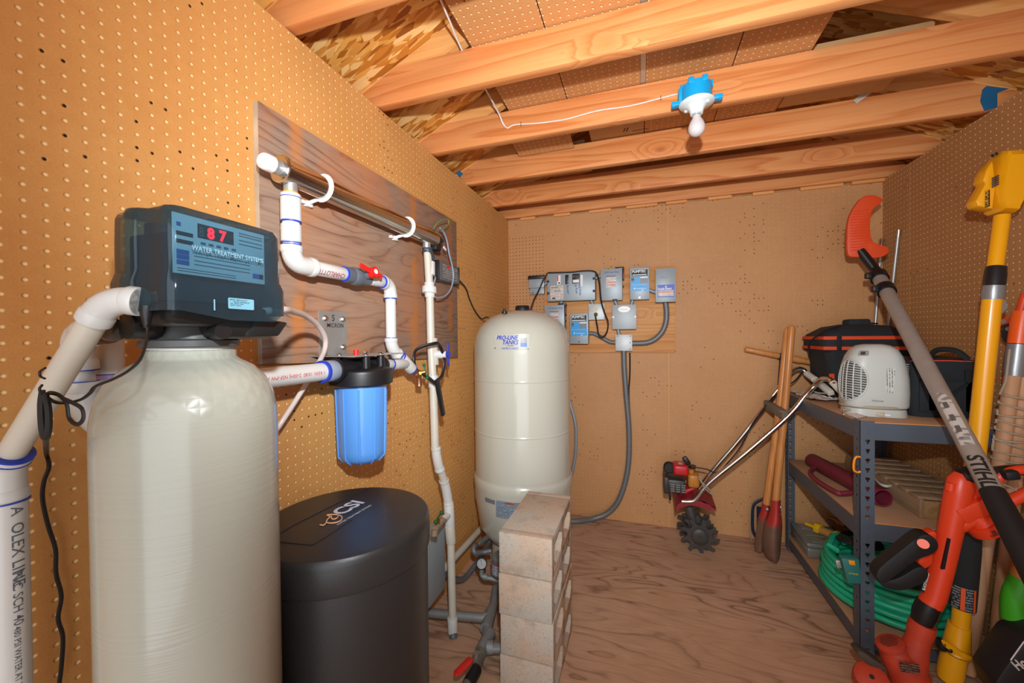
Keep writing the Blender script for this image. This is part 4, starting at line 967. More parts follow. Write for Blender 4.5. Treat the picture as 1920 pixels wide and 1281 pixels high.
# ------------------------------------------------------------------ concrete blocks
q = NT('concrete'); p = q.coord(rand=True)
n1 = q.noise(p, 5, 4, .65); n2 = q.noise(p, 160, 3, .7); n3 = q.noise(p, 14, 3)
c = q.mix(q.ramp(n1, [(.35, 0.), (.62, 1.)]), lin('#b3aa9d'), lin('#bda189')); c = q.mix(q.ramp(n3, [(.55, 0.), (.75, .55)]), c, lin('#8f8578')); c = q.mix(q.ramp(n2, [(.56, 0.), (.7, .6)]), c, lin('#6f675c'))
q.P(Base_Color=c, Roughness=.92, Specular_IOR_Level=.15, Normal=q.bump(q.math('ADD', n2, q.math('MULTIPLY', n3, .6)), .5, .003)); M_conc = q.mat
BX0, BX1, BY0, BY1, BH = .452, .645, 1.30, 1.69, .1465
def block_mesh():
    m = MB(); L = BY1-BY0; W = BX1-BX0; s = .034; h = BH-.002
    m.box((BX0, BY0, 0), (BX1, BY0+s, h), .003); m.box((BX0, BY1-s, 0), (BX1, BY1, h), .003)
    m.box((BX0, BY0+L/2-s/2, .002), (BX1, BY0+L/2+s/2, h-.002)); m.box((BX0, BY0+s-.004, 0), (BX1, BY1-s+.004, .03), .003); m.box((BX0, BY0+s-.004, h-.03), (BX1, BY1-s+.004, h), .003)
    for y0, y1 in ((BY0+s, BY0+L/2-s/2), (BY0+L/2+s/2, BY1-s)):     # tapered core corners
        for z0, sg in ((.029, 1), (h-.029, -1)):
            for ya, sy in ((y0-.001, 1), (y1+.001, -1)):
                m.prism([(BX0, ya, z0-sg*.001), (BX0, ya+sy*.035, z0-sg*.001), (BX0, ya, z0+sg*.03)], (BX1-BX0, 0, 0))
    m.box((BX0+.075, BY0+s-.004, .01), (BX0+.085, BY1-s+.004, h-.01))
    return m
labs = ['bottom concrete block of the stack in front of the pressure tank', 'second concrete block up, just above the bottom one',
        'third concrete block up with an orange stained front, below the top one', 'top concrete block of the stack, its tan upper face bare']
b0 = obj('concrete_block', block_mesh(), M_conc, None, labs[0], 'block', 'concrete blocks stacked on the floor', loc=(BX0, BY0, .0))
for k in range(1, 4):
    c_ = copy_thing(b0, (BX0+(.0, .002, -.001, .0)[k], BY0+(0, .003, -.002, .002)[k], BH*k), labs[k])
# ================================================================== BACK WALL: pump controls
PB = BY-.018
m = MB()
c = [at(x, y, 'y', PB) for x, y in ((1021.5, 511), (1266.5, 498), (1265.6, 661.5), (1021.5, 661.5))]
m.prism([V((p.x, BY-.0005, p.z)) for p in c], (0, -.0175, 0), .001)
obj('backboard', m, M_board, None, 'knotty wooden backboard carrying the grey pump controls', 'board', loc=(c[0].x, BY, c[3].z))
for i, (x, y) in enumerate(((1249.5, 499.5), (1251.5, 654.5), (1249, 668))):
    pass
def ebox(name, label, cat, x0, y0, x1, y1, d, mt=None, group=None, plane=PB, bev=.003, part='enclosure'):
    f = plane-d; a, b = at(x0, y0, 'y', f), at(x1, y1, 'y', f)
    t = thing(name, label, cat, ((a.x+b.x)/2, plane, b.z), group)
    m = MB(); m.box((a.x, f+.002, b.z), (b.x, plane, a.z), bev); obj(part, m, mt or M_enclosure, t)
    return t, a.x, b.x, b.z, a.z, f
def frect(m, x0, x1, z0, z1, y): m.poly([(x0, y, z0), (x1, y, z0), (x1, y, z1), (x0, y, z1)])
def cover(t, x0, x1, z0, z1, f, name='cover'):
    m = MB(); m.box((x0-.001, f-.001, z0-.001), (x1+.001, f+.003, z1+.001), .0012); m.box((x0-.001, f-.004, z0-.002), (x1+.001, f+.004, z0+.004), .001); return obj(name, m, M_enclosure, t)
UXv, UZv = (1, 0, 0), (0, 0, 1)
def ftext(m, s, x, z, y, size, bold=.01, shear=0, sx=1.0, space=1.0): m.text(s, (x, y, z), UXv, UZv, size, bold, shear, sx, space=space)
def corner(t, x0, x1, z0, z1, f, mt, n='screw'):
    for x, z in ((x0, z0), (x1, z0), (x0, z1), (x1, z1)):
        m = MB(); m.cyl((x, f, z), (x, f-.004, z), .005, n=12); obj(n, m, mt, t)
M_lab = text_block('fine print', '#dcd3cc', '#6b605c', (0, 2), .009)
M_labw = text_block('small print', '#e3ded4', '#b03a34', (0, 2), .014, 1.4)
M_pt = mat('sky label', '#139ae0', .4); M_pen = mat('blue pen', '#2c4f93', .6)
# alarm box at the far left
t, x0, x1, z0, z1, f = ebox('alarm_box', 'small grey box with black lid on the pegboard left of breaker box', 'electrical box', 991, 524, 1019.8, 539, .07, plane=BY)
m = MB(); m.box((x0-.004, f-.004, z1), (x1+.004, BY-.001, z1+.025), .003); obj('lid', m, M_black, t, label='black lid')
m = MB(); a, b = at(993.5, 539, 'y', BY-.05), at(1020, 551, 'y', BY-.05); m.box((a.x, BY-.05, b.z), (b.x, BY-.0005, a.z), .002); m.m(1).box((a.x+.015, BY-.0505, b.z+.007), (a.x+.028, BY-.0495, b.z+.013)); obj('lower_box', m, [M_enclosure, M_ink], t)
# breaker box
t, x0, x1, z0, z1, f = ebox('breaker_box', 'wide grey breaker box with handwritten circuit names', 'breaker box', 1026.5, 512.5, 1115.7, 561.5, .095)
cv = cover(t, x0, x1, z0, z1, f); fy = f-.0016; W_ = x1-x0; H_ = z1-z0
X = lambda u: x0+W_*u
Z = lambda v: z1-H_*v
m = MB(); frect(m, X(.06), X(.345), Z(.96), Z(.46), fy); m.m(1); ftext(m, 'EATON', X(.085), Z(.55), fy-.0005, .014, .02); ftext(m, 'BR24L70', X(.15), Z(.67), fy-.0005, .011, .01); frect(m, X(.1), X(.165), Z(.93), Z(.88), fy-.0004)
obj('rating_label', m, [M_lab, M_ink], cv)
m = MB(); frect(m, X(.21), X(.285), Z(.43), Z(.1), fy); m.m(1); frect(m, X(.212), X(.235), Z(.31), Z(.1), fy-.0004); m.m(2); frect(m, X(.235), X(.27), Z(.4), Z(.345), fy-.0004); obj('danger_label', m, [M_white, M_red, M_ink], cv)
m = MB(); m.box((X(.385), f-.006, Z(.43)), (X(.455), f-.001, Z(.1)), .001); m.m(1).box((X(.405), f-.012, Z(.3)), (X(.435), f-.006, Z(.17)), .001); obj('breaker', m, [M_black, M_ink], cv)
m = MB(); m.box((X(.535), f-.006, Z(.42)), (X(.69), f-.001, Z(.08)), .001); m.m(1)
for k in range(4): m.box((X(.548+k*.034), f-.012, Z(.22)), (X(.57+k*.034), f-.006, Z(.12)), .001)
m.m(2); frect(m, X(.55), X(.675), Z(.39), Z(.29), f-.0066); obj('breaker', m, [M_black, mat('toggle grey', '#4a4c4e', .5), M_white], cv)
m = MB(); frect(m, X(.705), X(.75), Z(.52), Z(.13), fy); obj('circuit_tag', m, M_white, cv)
m = MB(); dn = V((.12, 0, -1)); rt = V((1, 0, .12))
for s, u, v, sz in (('Booster', .405, .46, .024), ('Jet Pump', .585, .45, .022), ('Well Pump', .655, .43, .022)): m.text(s, (X(u), fy-.0004, Z(v)), dn, rt, sz, .012, .2, .8)
obj('handwriting', m, M_pen, cv)
for x, z in ((X(.015), Z(.3)), (X(.015), Z(.72)), (X(.98), Z(.28)), (X(.98), Z(.71))):
    m = MB(); m.cyl((x, f, z), (x, f-.007, z), .0085, n=16); obj('cover_screw', m, M_ink, cv)
# two fused disconnects
def disconnect(label, x0p, y0p, x1p, y1p, words, yellow):
    t, x0, x1, z0, z1, f = ebox('disconnect_switch', label, 'disconnect switch', x0p, y0p, x1p, y1p, .09)
    cv = cover(t, x0, x1, z0, z1, f); W_, H_ = x1-x0, z1-z0; fy = f-.0016
    m = MB(); ftext(m, words, x0+W_*.16, z1-H_*.135, fy, H_*.085, .008, .25, W_/.145*.8); obj('handwriting', m, M_pen, cv)
    m = MB(); frect(m, x0+W_*.26, x0+W_*.72, z1-H_*.59, z1-H_*.255, fy); m.m(1); 
    for k in range(7): frect(m, x0+W_*(.27+.065*k), x0+W_*(.305+.065*k), z1-H_*.255, z1-H_*.22, fy-.0003)
    m.m(2); frect(m, x0+W_*.29, x0+W_*.69, z1-H_*.44, z1-H_*.41, fy-.0003); frect(m, x0+W_*.29, x0+W_*.69, z1-H_*.53, z1-H_*.5, fy-.0003)
    obj('warning_label', m, [M_lab, M_ink, mat('label red', '#cf6a5e', .5)], cv)
    m = MB(); m.box((x1-.045, f+.01, z1-.002), (x1+.012, f+.05, z1+.012), .003); m.box((x1+.001, f+.012, z1-.075), (x1+.012, f+.04, z1+.006), .003); hd = obj('switch_handle', m, [M_black], t)
    m = MB(); m.box((x1+.006, f+.006, z1-.07), (x1+.014, f+.016, z1-.01), .002); obj('handle_grip', m, mat('dark red', '#8c1c1e', .4), hd)
    if yellow:
        m = MB(); m.tube(spline([(x0+W_*.25, f+.04, z1), (x0+W_*.32, f+.03, z1+.014), (x0+W_*.42, f+.03, z1+.012), (x0+W_*.5, f+.04, z1)], 5), .006, 8); obj('yellow_wire', m, mat('yellow insulation', '#d3a418', .5), t)
    m = MB(); m.cyl((x1+.004, f+.03, z0+H_*.44), (x1+.01, f+.03, z0+H_*.44), .006, n=10); m.box((x0+W_*.55, f-.004, z0-.001), (x0+W_*.78, f+.002, z0+.006)); obj('latch', m, M_black, t)
    return t
disconnect('upper grey disconnect switch between breaker box and blue control', 1126, 505.5, 1166.6, 562, '230V Jones Pump', True)
disconnect('lower grey disconnect switch half hidden behind the pressure tank', 1021.5, 573, 1058, 625, '115V Booster Pump', False)
def pumptec(label, x0p, y0p, x1p, y1p):
    t, x0, x1, z0, z1, f = ebox('pump_protector', label, 'pump control', x0p, y0p, x1p, y1p, .085, group='blue faced pump protection controls')
    cv = cover(t, x0, x1, z0, z1, f); W_, H_ = x1-x0, z1-z0; fy = f-.0016
    m = MB(); frect(m, x0+W_*.055, x1-W_*.055, z1-H_*.28, z1-H_*.055, fy)
    m.m(1); frect(m, x0+W_*.07, x1-W_*.07, z1-H_*.275, z1-H_*.065, fy-.0003)
    m.m(0); ftext(m, 'PUMPTEC', x0+W_*.115, z1-H_*.165, fy-.0007, H_*.115, .025, 0, W_*.77/(H_*.115*4.62)); frect(m, x0+W_*.12, x1-W_*.13, z1-H_*.247, z1-H_*.222, fy-.0007)
    m.m(2); frect(m, x0+W_*.055, x1-W_*.055, z1-H_*.745, z1-H_*.29, fy-.0003)
    m.m(3); frect(m, x0+W_*.53, x1-W_*.075, z1-H_*.5, z1-H_*.3, fy-.0006); m.m(0); frect(m, x0+W_*.54, x1-W_*.08, z1-H_*.34, z1-H_*.305, fy-.0009)
    m.m(1); frect(m, x0+W_*.08, x0+W_*.2, z1-H_*.43, z1-H_*.305, fy-.0006)
    m.m(0); cxx, czz = x0+W_*.24, z1-H_*.66; rr_ = W_*.05; m.poly([(cxx-rr_, fy-.0007, czz), (cxx, fy-.0007, czz-rr_), (cxx+rr_, fy-.0007, czz), (cxx, fy-.0007, czz+rr_)])
    ftext(m, 'Franklin Electric', x0+W_*.33, czz-.004, fy-.0007, H_*.045, .01, 0, W_*.55/(H_*.045*7.2)); frect(m, x0+W_*.1, x1-W_*.12, z1-H_*.545, z1-H_*.54, fy-.0007); frect(m, x0+W_*.6, x0+W_*.7, z1-H_*.73, z1-H_*.71, fy-.0007)
    obj('front_label', m, [mat('label white', '#eef0f2', .4), M_ink, M_pt, mat('label grey dark', '#77777a', .4)], cv, 'bright blue front label')
    for v, mt in ((.335, mat('green lamp', '#4fae5c', .4)), (.4, mat('red lamp', '#d84a44', .4))):
        m = MB(); m.cyl((x0+W_*.14, fy, z1-H_*v), (x0+W_*.14, fy-.003, z1-H_*v), W_*.038, n=12); obj('indicator_lamp', m, mt, cv)
    m = MB(); m.cyl((x0+W_*.5, fy, z0+H_*.05), (x0+W_*.5, fy-.004, z0+H_*.05), .005, n=10); obj('cover_screw', m, M_chrome, cv)
    return t
pumptec('upper blue faced pump control beside the box with a blue-and-orange label', 1181.2, 502.5, 1217.5, 560.5)
pumptec('lower blue faced pump control right of the pressure tank top', 1068.8, 588, 1102.6, 644)
# control box with blue and orange label
t, x0, x1, z0, z1, f = ebox('pump_control_box', 'tall grey control box with blue and orange label at right', 'pump control', 1229, 504.5, 1267, 565, .09)
cv = cover(t, x0, x1, z0, z1, f); W_, H_ = x1-x0, z1-z0; fy = f-.0016
m = MB(); frect(m, x0+W_*.09, x1-W_*.06, z0+H_*.13, z0+H_*.51, fy); m.m(1); frect(m, x0+W_*.13, x1-W_*.1, z0+H_*.165, z0+H_*.335, fy-.0003)
m.m(2); frect(m, x0+W_*.14, x1-W_*.11, z0+H_*.265, z0+H_*.3, fy-.0006); m.m(3); ftext(m, 'Franklin Electric', x0+W_*.12, z0+H_*.355, fy-.0004, .021, .02, 0, W_*.76/(.021*7.2))
cxx, czz, rr_ = x0+W_*.52, z0+H_*.445, W_*.06; m.poly([(cxx-rr_, fy-.0004, czz), (cxx, fy-.0004, czz-rr_), (cxx+rr_, fy-.0004, czz), (cxx, fy-.0004, czz+rr_)])
m.m(4); rr_ *= .45; m.poly([(cxx-rr_, fy-.0008, czz), (cxx, fy-.0008, czz-rr_), (cxx+rr_, fy-.0008, czz), (cxx, fy-.0008, czz+rr_)])
obj('front_label', m, [mat('royal label', '#1648b8', .4), M_lab, mat('orange stripe', '#e8792c', .4), MATS['label white'], MATS['royal label']], cv)
m = MB(); ftext(m, 'Well', x0+W_*.2, z0+H_*.7, fy, .022, .004, .2); obj('handwriting', m, mat('faint pen', '#7d8f9a', .6), cv)
# outlet
M_zinc = mat('bright zinc', '#c3c8c8', .5, .25, var=.18)
t, x0, x1, z0, z1, f = ebox('power_outlet', 'square steel outlet box with two ivory sockets and black plug', 'outlet', 1104, 570.8, 1133, 598.8, .05, M_zinc, bev=.008, part='steel_box')
m = MB(); m.box((x0-.002, f-.002, z0-.002), (x1+.002, f+.003, z1+.002), .001)
cv = obj('steel_cover', m, M_zinc, t)
xc = (x0+x1)/2-.004
for zz in (z0+(z1-z0)*.7, z0+(z1-z0)*.32):
    m = MB(); m.lathe([(0, -.001), (.0145, -.001), (.0175, .003), (.0175, .006), (0, .0065)], (xc, f, zz), (0, -1, 0), 28)
    m.m(1)
    for dx in (-.0065, .0065): m.box((xc+dx-.0012, f-.0072, zz-.001), (xc+dx+.0012, f-.006, zz+.008))
    m.cyl((xc, f-.006, zz-.007), (xc, f-.0072, zz-.007), .0025, n=10)
    obj('socket', m, [mat('ivory', '#d9cba4', .4), M_ink], cv)
for x, z in ((x0+.006, z0+.006), (x1-.006, z0+.006), (x0+.006, z1-.006), (x1-.006, z1-.006)):
    m = MB(); m.cyl((x, f-.001, z), (x, f-.005, z), .0055, n=12); m.m(1).cyl((x, f-.0045, z), (x, f-.0055, z), .0025, n=8); obj('cover_screw', m, [M_zinc, M_ink], cv)
outx, outz, outf = xc, z0+(z1-z0)*.32, f
# aluminium box
M_alu = mat('aluminium box', '#a9b1b4', .52, .25, var=.08)
t, x0, x1, z0, z1, f = ebox('steel_junction_box', 'plain silver junction box with white oval sticker', 'junction box', 1148, 572.5, 1193, 616.8, .08, M_alu)
m = MB(); m.box((x0-.001, f-.001, z0-.001), (x1+.001, f+.003, z1+.001), .0012); cv = obj('cover', m, M_alu, t)
m = MB(); xc, zc = (x0+x1)/2, z1-(z1-z0)*.18; m.poly([(xc+.038*math.cos(a*PI/12), f-.0015, zc+.02*math.sin(a*PI/12)) for a in range(24)]); m.m(1); ftext(m, 'Intermatic', xc-.028, zc-.005, f-.0019, .014, .0, .2, .9); obj('oval_sticker', m, [M_white, mat('sticker grey', '#9aa0a0', .5)], cv)
for x in (x0+.006, x1-.006):
    m = MB(); m.cyl((x, f-.001, (z0+z1)/2), (x, f-.005, (z0+z1)/2), .007, n=14); obj('cover_screw', m, M_zinc, cv)
# small galvanised box
t, x0, x1, z0, z1, f = ebox('small_junction_box', 'small shiny square junction box at the bottom of the panel', 'junction box', 1154, 628, 1185.2, 657.8, .055, M_zinc, bev=.004)
m = MB(); m.box((x0-.001, f-.002, z0-.001), (x1+.001, f+.002, z1+.001), .001); cv = obj('cover', m, M_zinc, t)
for x, z in ((x0+.014, z1-.008), (x1-.012, z0+.01), (x1-.01, z1-.01), (x1-.012, (z0+z1)/2)):
    m = MB(); m.cyl((x, f-.001, z), (x, f-.004, z), .0035, n=10); obj('cover_screw', m, M_ink, cv)
# conduits
YC = PB-.03
E = lambda pts, y=YC: [at(a, b, 'y', y) for a, b in pts]
conduit(E([(1102.5, 625.2), (1114, 625.8), (1130, 634), (1143, 641), (1155, 642.5)]), .0135, 'grey ribbed conduit sagging from lower blue control to the small box')
conduit(E([(1247, 564), (1249.5, 580), (1249, 602), (1243, 620), (1231, 634), (1217, 641.5), (1203, 643.5), (1184, 643.8)]), .0175, 'thick grey ribbed conduit curving from the control box to the small box')
conduit(E([(1169.6, 656), (1170.5, 690), (1174, 740), (1179, 800), (1179, 860), (1172, 905), (1158, 942), (1138, 963)]) + [at(1112, 973, 'z', .02), at(1085, 977, 'z', .02), at(1060, 978, 'z', .02)], .0175, 'long grey ribbed conduit running down the wall and along the floor')
for a, lb in ((((1056, 559), (1052, 568), (1050, 574)), 'short bent nipple from the breaker box to the lower disconnect'),
          (((1107, 559), (1109, 565), (1112, 572)), 'short bent nipple from the breaker box to the outlet'),
          (((1115, 522), (1120, 520.5), (1127, 516.5)), 'short pale nipple from the breaker box to the upper disconnect'),
          (((1153, 561), (1154, 567), (1158, 573)), 'short nipple from the upper disconnect to the silver box'),
          (((1186, 559), (1185.5, 566), (1183, 573)), 'short nipple from the upper blue control to the silver box'),
          (((1159, 616), (1159.5, 622), (1161.5, 629)), 'short nipple between the silver box and the small box'),
          (((1216, 543), (1222, 546), (1230, 548.5)), 'short pale nipple between blue control and control box'),
          (((1018, 534), (1023, 532), (1028, 527)), 'short grey nipple between alarm box and breaker box')):
    g = E(a, PB-.035); conduit(g, .0115, lb, M_flexgrey, ribs=False, name='conduit_nipple', cat='conduit')
g = [at(995, 580, 'y', 2.3), at(1001, 562, 'y', 2.55)] + E([(1010, 545), (1020, 522), (1027, 512.5)], PB-.105) + E([(1036, 511.5), (1070, 510.5), (1095, 508), (1112, 508.5), (1119, 514), (1124, 530), (1127, 562), (1133, 585), (1140, 604), (1138, 622), (1130, 632), (1123, 628), (1120, 612)], PB-.11) + [V((outx, outf-.03, outz-.01)), V((outx, outf-.012, outz))]
m = MB(); m.tube(spline(g, 6), .0048, 8)
t = thing('electric_cord', 'black cord looping over the breaker box down to the outlet', 'cord', (outx, outf-.03, 1.29)); obj('cord', m, M_cord, t)
m = MB(); m.lathe([(0, 0), (.011, 0), (.013, .006), (.009, .022), (.006, .034), (0, .034)], (outx, outf-.0075, outz), V((0, -1, -.1)), 16); obj('plug', m, M_black, t)
m = MB(); m.tube(spline(E([(1181, 657), (1181, 700), (1179, 735), (1180, 780), (1178, 850), (1170, 903), (1156, 940), (1134, 966)], BY-.008), 5), .005, 8); obj('thin_cable', m, M_cord, None, 'thin black cable hanging below the small junction box beside the conduit', 'cable')
m = MB(); m.tube(spline([at(1046, 622, 'y', 2.75), at(1050, 680, 'y', 2.75), at(1066, 745, 'y', 2.76), at(1078, 790, 'y', 2.76), at(1080, 815, 'y', 2.76), at(1079, 850, 'y', 2.76), at(1074, 880, 'y', 2.76), at(1062, 920, 'y', 2.76), at(1045, 955, 'y', 2.76)], 5), .012, 8); obj('wall_conduit', m, M_flexgrey, None, 'grey conduit peeking out along the right side of the pressure tank', 'conduit')

# ------------------------------------------------------------------ tiller
YT = 2.58
t = thing('garden_tiller', 'small red engine garden tiller leaning with chrome handlebars', 'tiller', at(1318, 1024, 'z', 0))
TL = lambda x, y, d=0: at(x, y, 'y', YT+d)
M_tred = mat('tiller red', '#c02028', .4); M_shield = mat('shield red', '#8e1f2a', .45, var=.15)
ctr = TL(1309, 996)
M_tine = mat('tine steel', '#4b4744', .5, .4, var=.2)
for d in (-.075, -.035, .045, .085):
    m = MB(); o = V((ctr.x + (0.0 if d < 0 else -.01), YT+d, ctr.z)); n = 9; R0, R1 = .07, .108; P = []
    for k in range(n):
        a = 2*PI*k/n + (.2 if d in (-.075, .085) else .5)
        for da, r in ((0, R0*.95), (.2, R0), (.34, R1*.93), (.47, R1), (.53, R1*.96), (.56, R0*1.04)):
            P.append(o+V((math.cos(a+da)*r, 0, math.sin(a+da)*r)))
    m.prism(P, (0, .004, 0)); 
    if d == -.075: m.lathe([(.045, -.001), (.047, .006), (.04, .011), (.02, .013), (0, .0135)], o, (0, -1, 0), 32); m.cyl(o, o-V((0, .018, 0)), .008, n=8)
    obj('tine_wheel', m, M_tine, t)
m = MB(); m.cyl((ctr.x, YT-.07, ctr.z), (ctr.x, YT+.09, ctr.z), .012, n=16); m.tube([(ctr.x, YT+.005, ctr.z), TL(1296, 965), TL(1292, 948)], [.03, .026, .024], 16); obj('gearbox', m, mat('gearbox grey', '#5c5a57', .45, .5), t)
# shield
sh = at2([(1263, 944), (1268, 960), (1273, 966), (1290, 958), (1312, 955), (1342, 962), (1345, 952), (1330, 940), (1300, 936), (1280, 934)], 'y', YT)
bot = [V((p.x, YT-.1, p.z)) for p in sh]
m = MB()
arcp = at2([(1266, 958), (1270, 944), (1285, 937), (1305, 936), (1325, 943), (1343, 953)], 'y', YT-.1); arcs = spline(arcp, 4)
m.loft([[p for p in arcs] + [p+V((0, 0, -.008)) for p in reversed(arcs)], [p+V((0, .2, 0.02)) for p in arcs] + [p+V((0, .2, .012)) for p in reversed(arcs)]])
m.loft([[p for p in arcs] + [p+V((0, 0, -.04 if 2 < i < len(arcs)-3 else -.02)) for i, p in reversed(list(enumerate(arcs)))], [p+V((0, .003, 0)) for p in arcs] + [p+V((0, .003, -.04 if 2 < i < len(arcs)-3 else -.02)) for i, p in reversed(list(enumerate(arcs)))]])
obj('tine_shield', m, M_shield, t)
# engine
e0, e1 = TL(1246, 891), TL(1287, 920)
m = MB(); m.box((e0.x, YT-.075, e1.z), (e1.x-.01, YT+.08, e0.z), .012); m.box((e0.x-.008, YT-.08, e1.z-.006), (e0.x+.02, YT+.06, e0.z+.012), .006)
for k in range(4):
    for j in range(3): m.m(1).box((e0.x+.03+j*.03, YT-.0775, e0.z-.03-k*.013), (e0.x+.052+j*.03, YT-.0745, e0.z-.024-k*.013))
eng = obj('engine', m, [mat('engine grey', '#3e3c3a', .45, .3, var=.2), mat('fin pale', '#8d8a84', .4, .5)], t)
a, b = TL(1261, 866), TL(1289, 887)
m = MB(); m.box((a.x, YT-.07, b.z), (b.x, YT+.04, a.z), .014, 3); m.m(1).box((a.x+.03, YT-.04, a.z-.0005), (b.x-.03, YT+.0, a.z+.0008)); obj('engine_cover', m, [M_tred, mat('worn label', '#bdb8b0', .6)], eng, 'bright red engine cover')
m = MB(); c0_ = TL(1255, 877); m.lathe([(.03, -.02), (.034, -.01), (.034, .012), (.028, .02), (0, .02)], c0_+V((0, .01, 0)), (0, -1, 0), 24); obj('starter_housing', m, M_black, eng)
m = MB(); a, b = TL(1288, 884), TL(1310, 911); m.box((a.x, YT-.06, b.z), (b.x, YT+.02, a.z), .016, 3); m.cyl(((a.x+b.x)/2-.01, YT-.02, a.z-.004), ((a.x+b.x)/2-.01, YT-.02, a.z+.022), .016, n=16); obj('fuel_tank', m, mat('amber tank', '#b9762c', .4), eng, 'amber fuel tank')
m = MB(); q = TL(1298, 877); m.cyl(q, q+V((0, 0, .014)), .021, n=16); obj('fuel_cap', m, M_black, eng)
m = MB(); m.bar(TL(1282, 857, -.02), TL(1292, 871, -.02), .03, .03, (0, 1, 0), .008); obj('air_filter', m, M_black, eng)
m = MB(); m.bar(TL(1255, 922), TL(1257, 938), .012, .012, (0, 1, 0), .004); obj('pull_cord', m, M_black, eng)
m = MB(); m.prism(at2([(1274, 922), (1304, 914), (1306, 917), (1288, 925), (1288, 933), (1278, 933)], 'y', YT-.03), (0, .05, 0), .002); obj('engine_mount', m, M_tred, t)
# handlebars
ha = at2([(1278, 940), (1296, 940), (1306, 934), (1330, 905), (1400, 848), (1476, 782), (1510, 742), (1527, 724)], 'y', YT-.1)
hb = ha[-1]
ha += [at(1540, 712, 'y', YT-.13), at(1553, 711, 'y', YT-.17), at(1562, 718, 'y', YT-.21), at(1572, 728, 'y', YT-.23)]
m = MB(); m.tube(spline(ha, 5), .0135, 14); obj('handlebar', m, M_chrome, t)
hb = at2([(1276, 936), (1297, 934), (1320, 903), (1345, 872), (1388, 822), (1445, 748), (1468, 718)], 'y', YT+.06) + [at(1482, 700, 'y', YT+.08), at(1495, 692, 'y', YT+.09), at(1506, 694, 'y', YT+.09), at(1514, 702, 'y', YT+.08)]
m = MB(); m.tube(spline(hb, 5), .0135, 14); obj('handlebar', m, M_chrome, t)
M_grip = mat('ivory grip', '#d8d6c8', .5)
m = MB(); m.cyl(at(1561, 717, 'y', YT-.205), at(1580, 737, 'y', YT-.25), .0165, n=16); obj('grip', m, M_grip, t)
m = MB(); g0, g1, g2 = at(1513, 701, 'y', YT+.08), at(1528, 712, 'y', YT), at(1558, 738, 'y', YT-.15); m.cyl(g0, g1, .0175, n=16); m.cyl(g1, g2, .0125, n=14); m.bar(at(1532, 716, 'y', YT-.02), at(1559, 738, 'y', YT-.155), .03, .028, (0, 1, 0), .006); obj('grip', m, M_grip, t, label='ivory throttle grip')
m = MB(); m.tube(spline([at(1522, 733, 'y', YT+.03), at(1535, 737, 'y', YT-.04), at(1552, 738, 'y', YT-.12)], 4), .004, 8); obj('throttle_lever', m, M_grip, t)
x_a, x_b = at(1443, 750, 'y', YT+.06), at(1466, 774, 'y', YT-.1)
m = MB(); m.bar(at(1436, 757, 'y', YT+.06), at(1472, 778, 'y', YT-.11), .03, .045, (0, 0, 1), .004); obj('cross_brace', m, mat('weathered brace', '#6e6454', .7, var=.2), t)
for p in (x_a, x_b):
    m = MB(); m.cyl(p+V((-.012, -.02, .01)), p+V((-.012, -.035, .01)), .007, n=8); obj('bolt', m, M_chrome, t)
g = [at(1505, 697, 'y', YT+.08), at(1488, 716, 'y', YT+.05), at(1455, 738, 'y', YT+.05), at(1412, 793, 'y', YT), at(1390, 835, 'y', YT-.04), at(1370, 862, 'y', YT-.05), at(1345, 886, 'y', YT-.04), at(1325, 880, 'y', YT-.04), at(1300, 876, 'y', YT-.03)]
m = MB(); m.tube(spline(g, 6), .004, 6); obj('throttle_cable', m, M_cord, t)
g = at2([(1313, 891), (1312, 900), (1322, 910), (1333, 922), (1333, 926), (1322, 916), (1316, 905)], 'y', YT-.115); m = MB(); m.tube(spline(g, 5, True), .0035, 8, closed=True); obj('tie_cord', m, mat('dirty cord', '#9c917e', .8), t)

# ------------------------------------------------------------------ post hole digger
M_ash = lumber('ash handle', '#d18f52', '#b9763c', '#7c4a22', 2, False, rough=.32)
t = thing('post_hole_digger', 'red bladed post hole digger with two long wooden handles', 'post hole digger', at(1435, 1048, 'z', 0))
YD = 2.52
hl = [at(1437, 946, 'y', YD+.02), at(1447, 870, 'y', YD+.03), at(1462, 760, 'y', YD+.05), at(1477, 620, 'y', YD+.08)]
hr = [at(1454, 950, 'y', YD-.02), at(1461, 870, 'y', YD), at(1472, 760, 'y', YD+.025), at(1484, 616, 'y', YD+.05)]
for h in (hl, hr):
    m = MB(); P = spline(h, 6); dcap = (P[-1]-P[-2]).normalized(); n = len(P)
    m.tube(P+[P[-1]+dcap*.012, P[-1]+dcap*.018, P[-1]+dcap*.02], [.0185]*n+[.016, .009, .002], 18); obj('handle', m, M_ash, t)
M_blade = NT('digger blade'); p = M_blade.coord(); sp = M_blade.n('SeparateXYZ', {0: p})
mask = M_blade.ramp(M_blade.math('ADD', M_blade.n('MapRange', {0: sp.outputs[2], 1: .14, 2: .32}).outputs[0], M_blade.math('MULTIPLY', M_blade.math('SUBTRACT', M_blade.noise(p, 18, 4, .6), .5), 1.1)), [(.4, 0.), (.6, 1.)])
rust = M_blade.mix(M_blade.noise(p, 12, 4), lin('#5a4034'), lin('#83604c'))
M_blade.P(Base_Color=M_blade.mix(mask, rust, lin('#b0332b')), Roughness=.5, Metallic=.2, Normal=M_blade.bump(M_blade.noise(p, 60, 3), .3, .001)); M_blade = M_blade.mat
